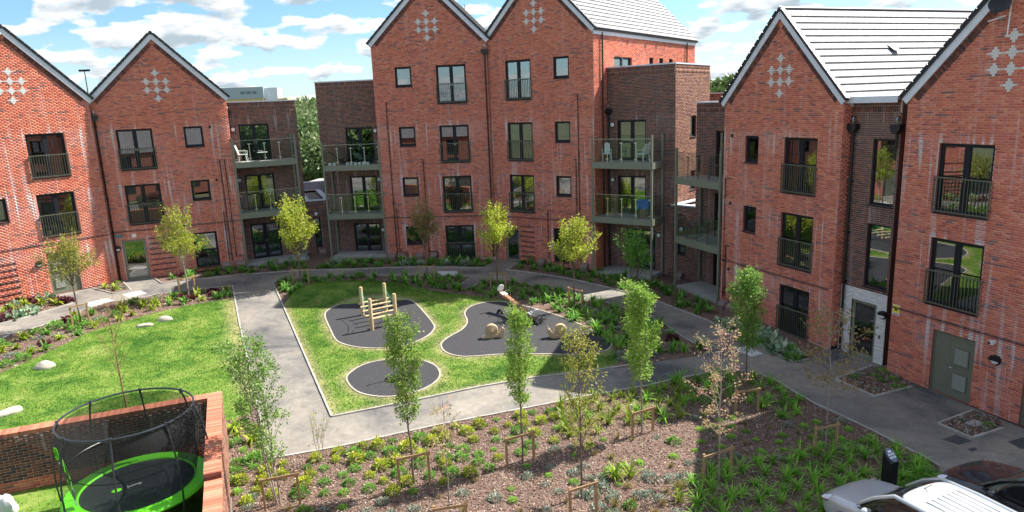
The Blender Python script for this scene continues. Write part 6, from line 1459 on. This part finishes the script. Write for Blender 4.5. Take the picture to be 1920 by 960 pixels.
def car(loc, rz, label, paint, roofp, style):
    t = thing('parked_car', label, 'car', loc, rz, 'parked cars'); X = style
    Lb, Wd = X['L'], X['W'] / 2; hb = X['belt']; hr = X['roof']; hood = X['hood']
    def sec(w, top, low=.28, tuck=.06): return [(w * .80, low), (w * .97, low + .06), (w, low + .22), (w, (low + top) / 2), (w * .99, top - .10), (w * .95, top - .02), (w * .80, top + .02), (w * .35, top + .05)]
    st = [(.02, sec(Wd * .62, hood - .26, .34)), (-.06, sec(Wd * .78, hood - .17, .28)), (-.22, sec(Wd * .91, hood - .09, .25)), (-.50, sec(Wd * .98, hood - .02, .25)), (-.95, sec(Wd, hood + .05, .25)), (-1.28, sec(Wd, hood + .11, .25)), (-1.75, sec(Wd, hb, .25)), (-2.6, sec(Wd, hb + .02, .25)), (-3.4, sec(Wd, hb + .03, .25)), (-Lb + .25, sec(Wd * .98, hb + .02, .27)), (-Lb, sec(Wd * .88, hb - .05, .32))]
    loft('body', st, M[paint], t)
    # cabin glass shell with roof panel above
    ws = X['ws']; rf = X['rf']; wr = Wd * X.get('tumble', .80)
    def gsec(w0, w1, z0, z1): return [(w0, z0), (w0 * .995, z0 + .04), (w0 + (w1 - w0) * .5, (z0 + z1) / 2), (w1, z1 - .03), (w1 * .94, z1), (w1 * .5, z1 + .015), (w1 * .2, z1 + .02)]
    b0 = hood + .07
    g = [(-ws, gsec(Wd * .80, Wd * .78, b0, b0 + .04)), (-ws - .05, gsec(Wd * .88, Wd * .84, b0, b0 + .09)), (-(ws + rf) / 2, gsec(Wd * .94, (Wd * .90 + wr) / 2, hb - .03, (b0 + hr) / 2 + .05)), (-rf + .05, gsec(Wd * .95, wr, hb - .03, hr - .06)), (-rf - .3, gsec(Wd * .95, wr, hb - .03, hr - .03)), (-3.2, gsec(Wd * .95, wr, hb - .03, hr - .02)), (-Lb + .35, gsec(Wd * .93, wr * .98, hb - .03, hr - .06)), (-Lb + .12, gsec(Wd * .9, wr * .9, hb - .05, hr - .22)), (-Lb + .08, gsec(Wd * .86, wr * .84, hb - .06, hb + .1))]
    loft('windows', g, M['carglass'], t)
    r_ = [(-rf + .02, [(wr * .92, hr - .075), (wr * .90, hr - .05), (wr * .7, hr - .035), (wr * .2, hr - .03)]), (-rf - .25, [(wr * 1.0, hr - .06), (wr * .98, hr - .02), (wr * .75, hr + .012), (wr * .2, hr + .03)]), (-2.6, [(wr * 1.0, hr - .06), (wr * .98, hr - .0), (wr * .75, hr + .03), (wr * .2, hr + .05)]), (-3.5, [(wr * 1.0, hr - .07), (wr * .97, hr - .01), (wr * .75, hr + .02), (wr * .2, hr + .035)]), (-Lb + .25, [(wr * .95, hr - .12), (wr * .92, hr - .07), (wr * .7, hr - .05), (wr * .2, hr - .04)])]
    loft('roof', r_, M[roofp], t)
    for s in (-1, 1):
        q = MB()   # pillars and window surround
        P = [(-ws - .02, s * Wd * .89, b0 + .06), (-(ws + rf) / 2, s * (Wd * .92 + wr) / 2 * 1.005, (b0 + hr) / 2 + .06), (-rf - .0, s * wr * 1.0, hr - .05), (-2.6, s * wr * 1.03, hr - .02), (-3.5, s * wr * 1.02, hr - .03), (-Lb + .28, s * wr * .98, hr - .10)]
        q.tube(P, [.035, .04, .045, .045, .045, .04], 8); q.build('roof_rail', M[paint], t)
        q = MB(); q.bar((-rf - .72, s * wr * 1.015, hr - .05), (-rf - .66, s * Wd * .985, hb), .11, .03); q.bar((-3.55, s * wr * 1.0, hr - .06), (-3.5, s * Wd * .975, hb), .16, .03); q.build('pillar', M[paint], t)
        q = MB(); q.tube([(-ws - .1, s * Wd * .985, hb - .01), (-2.6, s * Wd * 1.0, hb + .005), (-3.55, s * Wd * .99, hb + .01)], .014, 6); q.build('window_trim', M['black'], t)
        q = MB(); q.lathe([(0, -.06), (.08, -.05), (.12, .0), (.10, .07), (0, .09)], 12, Matrix.Translation((-ws - .42, s * (Wd + .12), hb + .07)) @ Matrix.Rotation(radians(90), 4, 'Y'), 0, .8, 1.1); q.bar((-ws - .42, s * Wd * .97, hb + .02), (-ws - .42, s * (Wd + .06), hb + .05), .05, .04); q.build('door_mirror', M[paint], t)
        q = MB(); q.bar((-2.02, s * (Wd + .02), hb - .17), (-2.24, s * (Wd + .02), hb - .17), .03, .04); q.build('door_handle', M[paint if paint != 'silver' else 'steel'], t)
        q = MB()
        for x in (-1.42, -2.38, -3.42): q.box(x - .004, x + .004, s * (Wd + .002) - .004, s * (Wd + .002) + .004, .40, hb - .06)
        q.build('door_gap', M['black'], t)
        q = MB(); Mx = Matrix.Translation((-.27, s * Wd * .80, hood - .15)) @ Matrix.Rotation(s * radians(-38), 4, 'Z') @ Matrix.Rotation(radians(18), 4, 'Y') @ Matrix.Diagonal((.10, .19, .085, 1))
        q.lathe([(sin(a), -cos(a)) for a in np.linspace(0.01, pi - .01, 10)], 16, Mx); hl = q.build('headlight', M['headlight'], t)
        for x in (-.88, -Lb + .85):
            w_ = obj('wheel', None, t, loc=(x, s * (Wd - .10), .31)); 
            q = MB(); Mx = Matrix.Rotation(radians(90), 4, 'X'); q.lathe([(.2, -.1), (.29, -.1), (.32, -.06), (.32, .06), (.29, .1), (.2, .1)], 26, Mx); q.build('tyre', M['tyre'], w_)
            q = MB(); q.lathe([(0, -.08), (.2, -.09), (.21, 0), (.21, .09), (.19, .1), (.05, .07), (0, .07)], 20, Mx)
            for k in range(5): a = k * 2 * pi / 5; q.bar((0, .102 * s, 0), (.19 * cos(a), .098 * s, .19 * sin(a)), .05, .02)
            q.build('rim', M['steel'], w_)
            q = MB(); v = [(x + .36 * cos(a), s * (Wd + .004), .31 + .36 * sin(a)) for a in np.linspace(-.15, pi + .15, 16)]; q.tube(v, .022, 6); q.build('wheel_arch', M['black'], t)
    q = MB(); q.box(-.02, .03, -.42, .42, .38, .58); q.build('grille', M['black'], t)
    q = MB(); q.tube([(-ws - .02, -.5, b0 + .02), (-ws - .10, .15, b0 + .11)], .010, 5); q.tube([(-ws - .01, .15, b0 + .02), (-ws - .12, .6, b0 + .11)], .010, 5); q.build('wiper', M['black'], t)
    q = MB(); q.box(-ws + .03, -ws - .03 + .0 if False else -ws + .06, -Wd * .78, Wd * .78, b0 - .02, b0 + .015); q.build('scuttle', M['black'], t)
    return t
M['silver'] = mat('silver', (.60, .62, .64), .3, metal=.35); M['silver'].node_tree.nodes['Principled BSDF'].inputs['Coat Weight'].default_value = .6
M['whitecar'] = mat('whitecar', (.46, .47, .49), .35); M['whitecar'].node_tree.nodes['Principled BSDF'].inputs['Coat Weight'].default_value = .5
M['charcoal'] = mat('charcoal', (.022, .023, .028), .25, metal=.0); M['charcoal'].node_tree.nodes['Principled BSDF'].inputs['Coat Weight'].default_value = 1
M['carglass'] = mat('carglass', (.012, .014, .016), .04, spec=.8); M['headlight'] = mat('headlight', (.7, .72, .75), .08, metal=.8)
AX = radians(113.5); ax = Vector((cos(AX), sin(AX)))
c1 = Vector((7.52, 14.72)); c2 = Vector((10.58, 15.38))
van = car((c1.x, c1.y, gz(*c1)), AX, 'silver car with a ribbed pale roof at the bottom right, nose to the planting bed', 'silver', 'whitecar', dict(L=4.4, W=1.74, belt=1.0, roof=1.64, hood=.86, ws=1.02, rf=1.85, tumble=.82))
for i in range(7):
    y = -.45 + i * .15; q = MB(); q.box(-3.8, -2.35, y - .02, y + .02, 1.66, 1.694 - abs(y) * .03); q.build('roof_rib', M['whitecar'], van)
q = MB(); q.lathe([(.03, 0), (.015, .03)], 8, Matrix.Translation((-1.98, 0, 1.62))); q.tube([(-1.98, 0, 1.64), (-2.12, 0, 1.80)], .006, 5); q.build('aerial', M['black'], van)
dk = car((c2.x, c2.y, gz(*c2)), AX, 'dark charcoal car with a phone number on its door, behind the charging post', 'charcoal', 'charcoal', dict(L=4.9, W=1.84, belt=1.03, roof=1.62, hood=.92, ws=1.10, rf=1.95, tumble=.80))
def flat_text(s, size, m_, name, parent, mtx):
    me = ring_text(s, 0, 0, size, m_, name, 0); o = obj(name, me, parent); o.matrix_local = mtx; return o
flat_text('0800 470', .17, M['plastic_white'], 'door_lettering', dk, Matrix.Translation((-1.98, .93, .76)) @ Matrix.Rotation(pi, 4, 'Z') @ Matrix.Rotation(radians(90), 4, 'X'))
pp = g3(1664, 931); ch = thing('charging_post', 'black charging post with a slanted display between the two parked cars', 'charging post', pp, AX + pi)
q = MB(); pr = [(-.16, 0), (.16, 0), (.16, .96), (-.16, 1.22)]
q.prism([(-.13, 0), (.13, 0), (.13, .98), (-.13, 1.22)], -.14, .14, Matrix.Rotation(radians(90), 4, 'X') @ Matrix.Identity(4)); o = q.build('casing', M['black'], ch); bv = o.modifiers.new('bevel', 'BEVEL'); bv.width = .03; bv.segments = 3
sl_ = Matrix.Translation((0, 0, 1.112)) @ Matrix.Rotation(atan2(-.24, .26) * -1, 4, 'Y')
q = MB(); q.lathe([(.0, 0), (.165, 0), (.17, .012), (.0, .014)], 24, sl_, 0, 1.05, .78); q.build('display', mat('display_blue', (.10, .14, .20), .25), ch)
q = MB()
for r0 in range(3):
    for c0 in range(3):
        if r0 == 0 and c0 != 1: continue
        x = -.085 + r0 * .075; y = (c0 - 1) * .07; wx, wy = (.025, .05) if r0 == 0 else (.024, .022); q.box(x - wx, x + wx, y - wy, y + wy, .0145, .018, 0, sl_)
q.build('display_panels', M['plastic_white'], ch)

# ------------------------------------------------------------------ far surroundings
def crown_blob(loc, R, H, n, leaf, size, label, name='tree', group=None, seed=0, flat=.8, trunk=True):
    r_ = np.random.default_rng(seed); t = thing(name, label, 'tree', loc, 0, group); k = 9; cs = r_.normal(size=(k, 3)); cs /= np.linalg.norm(cs, axis=1, keepdims=True)
    C = cs * np.array([R * .55, R * .55, (H * .32)]) + np.array([0, 0, H * .62]); rr = r_.uniform(.35, .6, k) * R
    i = r_.integers(0, k, n); u = r_.normal(size=(n, 3)); u /= np.linalg.norm(u, axis=1, keepdims=True)
    P = C[i] + u * rr[i][:, None] * r_.uniform(.55, 1.05, (n, 1)) * np.array([1, 1, flat]); D = u + r_.normal(size=(n, 3)) * .6
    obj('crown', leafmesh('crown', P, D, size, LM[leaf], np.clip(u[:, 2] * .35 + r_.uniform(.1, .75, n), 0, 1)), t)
    if trunk: q = MB(); q.tube([(0, 0, -.2), (0, 0, H * .35), (.1, 0, H * .7)], [R * .09, R * .07, R * .03], 8); q.build('trunk', M['bark'], t)
    return t
def at_dist(px, py, D):
    d = ray(px, py); s = D / hypot(d.x, d.y); return (d.x * s, d.y * s)
def on_ground(px, D): x, y = at_dist(px, 300, D); return (x, y, gz(x, y))
# trees in the gap
rn = random.Random(5)
gl = ['tall pale willow seen in the gap between the brown wings, its left half', 'tall pale willow seen in the gap between the brown wings, its right half', 'green tree low in the gap behind the white box', 'yellow-green tree at the top left of the gap']
for i, (px, D, R, H, lf) in enumerate(((566, 66, 4.2, 7.6, 'willow'), (600, 70, 4.6, 7.9, 'willow'), (622, 78, 4.5, 8.0, 'wood_mass'), (548, 80, 4.2, 7.8, 'lush'))):
    crown_blob(on_ground(px, D), R, H, 7000, lf, .42, gl[i], 'willow_tree' if lf == 'willow' else 'tree', seed=i + 3)
for i, (px, D, R, H) in enumerate(((545, 190, 7, 8), (562, 200, 8, 8.6), (586, 180, 6, 9.3), (598, 185, 6, 11), (616, 190, 8, 9.5))):
    crown_blob(on_ground(px, D), R, H, 1500, 'wood_mass', 1.2, ['far tree at the left end of the skyline in the gap', 'far tree second from the left on the skyline in the gap', 'far tree in the middle of the skyline in the gap', 'tallest far tree on the skyline in the gap', 'far tree at the right end of the skyline in the gap'][i], group='far skyline trees', seed=i + 20)
for i, (px, D, R, H) in enumerate(((1334, 118, 4.0, 11.6), (1346, 120, 5, 12.0), (1369, 125, 4.2, 13.2), (1384, 120, 4.5, 12.2), (1358, 112, 3.5, 11.2))):
    crown_blob(on_ground(px, D), R, H, 2200, 'wood_mass', .8, ['distant tree hard against the sunlit wing on the right', 'distant round tree left of the blue shed on the right', 'tallest distant tree left of the right hand gable', 'distant tree touching the roof edge of the right hand gable', 'low distant tree below the blue shed on the right'][i], group='distant trees on the right', seed=i + 40)
# bush, white box building, track in the gap
crown_blob(on_ground(583, 56), 1.5, 2.0, 1500, 'fern', .22, 'round dark green bush low in the gap', 'bush', seed=60, trunk=False)
x, y = at_dist(604, 300, 58); b = thing('utility_building', 'plain white utility box building low in the gap', 'building', (x, y, gz(x, y)), -.1)
q = MB(); q.box(-1.5, 1.5, 0, 3, 0, 3.1); q.build('wall', M['white'], b); q = MB(); q.box(-1.6, 1.6, -.1, 3.1, 3.1, 3.25); q.build('roof', M['concrete'], b)
q = MB(); a = at_dist(520, 300, 66); c = at_dist(660, 300, 66); q.add([(a[0], a[1], gz(*a) + .01), (c[0], c[1], gz(*c) + .01), (c[0], c[1] + 7, gz(*c) + .01), (a[0], a[1] + 7, gz(*a) + .01)], [(0, 1, 2, 3)]); q.build('road', M['asphalt'], kind='structure')
def fence(px0, px1, D):
    a = on_ground(px0, D); c = on_ground(px1, D); t = thing('railing_fence', 'pale thin railing along the track seen in the gap', 'fence', a, atan2(c[1] - a[1], c[0] - a[0])); L = hypot(c[0] - a[0], c[1] - a[1])
    for k in range(int(L / 1.5) + 1): q = MB(); q.box(k * 1.5 - .04, k * 1.5 + .04, -.04, .04, 0, 1.1); q.build('post', M['steel'], t)
    for z in (.55, 1.05): q = MB(); q.box(0, L, -.03, .03, z, z + .07); q.build('rail', M['steel'], t)
fence(545, 640, 62)
# grey and yellow works building beyond the left roofs, light mast
x, y = at_dist(466, 180, 150); b = thing('works_building', 'distant grey and yellow flat roofed building above the left brown wing', 'building', (x, y, gz(x, y)), .18)
Z_ = CZ - gz(x, y)
q = MB(); q.box(-8, 2.8, 0, 12, 0, Z_ + 3.0); q.build('yellow_wall', mat('works_yellow', (.62, .46, .20), .7), b)
q = MB(); q.box(-8.1, 2.9, -.15, 12.1, Z_ + 3.0, Z_ + 5.2); q.build('upper_cladding', mat('works_grey', (.33, .40, .44), .6), b)
for k in range(3): q = MB(); q.box(-1.4 + k * 1.1, -.6 + k * 1.1, -.2, -.15, Z_ + 3.9, Z_ + 4.4); q.build('window', mat('works_window', (.14, .18, .2), .3), b)
q = MB(); q.box(2.9, 5.4, 1, 9, 0, Z_ + 5.0); q.build('stair_tower', M['white'], b)
q = MB(); q.box(5.4, 7.2, 1, 9, 0, Z_ + 2.9); q.build('low_wing', mat('works_yellow2', (.60, .46, .22), .7), b)
x, y = at_dist(166, 180, 130); Z_ = CZ - gz(x, y); b = thing('light_mast', 'thin distant lighting mast standing above the left roof valley', 'mast', (x, y, gz(x, y)))
q = MB(); q.tube([(0, 0, 0), (0, 0, Z_ + 7.6)], [.14, .07], 6); q.build('pole', M['frame'], b); q = MB(); q.box(-.8, .8, -.1, .1, Z_ + 7.5, Z_ + 7.7); [q.box(k * .6 - .2, k * .6 + .2, -.2, .2, Z_ + 7.55, Z_ + 7.8) for k in (-1, 0, 1)]; q.build('lamp_head', M['frame'], b)
# aerial beyond the valley of the centre roofs
x, y = at_dist(871, 20, 55); b = thing('roof_aerial', 'thin aerial pole rising behind the left centre roof', 'aerial', (x, y, 12.5)); q = MB(); q.tube([(0, 0, 0), (0, 0, 4.5)], .025, 5); q.lathe([(.1, 2.0), (.12, 2.15), (0, 2.2)], 8); q.build('pole', M['frame'], b)
# low brick buildings and shed behind the right hand gap
x, y = at_dist(1330, 170, 52); f_ = Fr.__new__(Fr); f_.th = radians(-35.4); f_.z0 = gz(x, y); f_.loc = (x - 1, y, f_.z0); f_.u0 = 0
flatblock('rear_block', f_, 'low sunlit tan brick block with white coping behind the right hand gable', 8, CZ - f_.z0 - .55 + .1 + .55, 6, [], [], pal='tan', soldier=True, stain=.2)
x, y = at_dist(1360, 150, 150); Z_ = CZ - gz(x, y); b = thing('blue_shed', 'distant dark blue box building between the trees on the right', 'building', (x, y, gz(x, y)), -.3); q = MB(); q.box(-1.6, 1.3, 0, 6, 0, Z_ + 3.0); q.build('wall', mat('shed_blue', (.05, .12, .2), .5), b); q = MB(); q.box(1.3, 1.7, 0, 6, 0, Z_ + 3.2); q.build('edge_panel', M['white'], b)
# invented brick block and trees behind the viewpoint, added for the panes to reflect
t = thing('reflection_block', 'made-up red brick block behind the viewpoint, added for the window reflections', 'building', (-6, -9, gz(-6, -9) - .1), 0)
q = MB(); q.box(-22, 20, -10, 0, 0, 5.6); q.build('wall', M['reveal'], t); q = MB(); q.add([(-22.3, .3, 5.6), (20.3, .3, 5.6), (20.3, -5, 8.6), (-22.3, -5, 8.6), (-22.3, -10.3, 5.6), (20.3, -10.3, 5.6)], [(0, 1, 2, 3), (3, 2, 5, 4), (0, 3, 4), (1, 5, 2)]); q.build('roof', M['tile_dark'], t)
for k in range(10):
    for z in (.8, 3.2): q = MB(); q.box(-20 + k * 4, -18.4 + k * 4, .0, .03, z, z + 2.0); q.build('window', M['carglass'], t)
for i, (x, y, R, H) in enumerate(((-34, -16, 4.5, 7.5), (-28, -26, 5, 8.5), (26, -22, 5, 8.5), (34, -12, 4.5, 8))):
    crown_blob((x, y, gz(x, y)), R, H, 2600, 'wood_mass', .9, 'made-up green tree behind the viewpoint, added for the window reflections', group='added reflection trees behind the viewpoint', seed=i + 80)
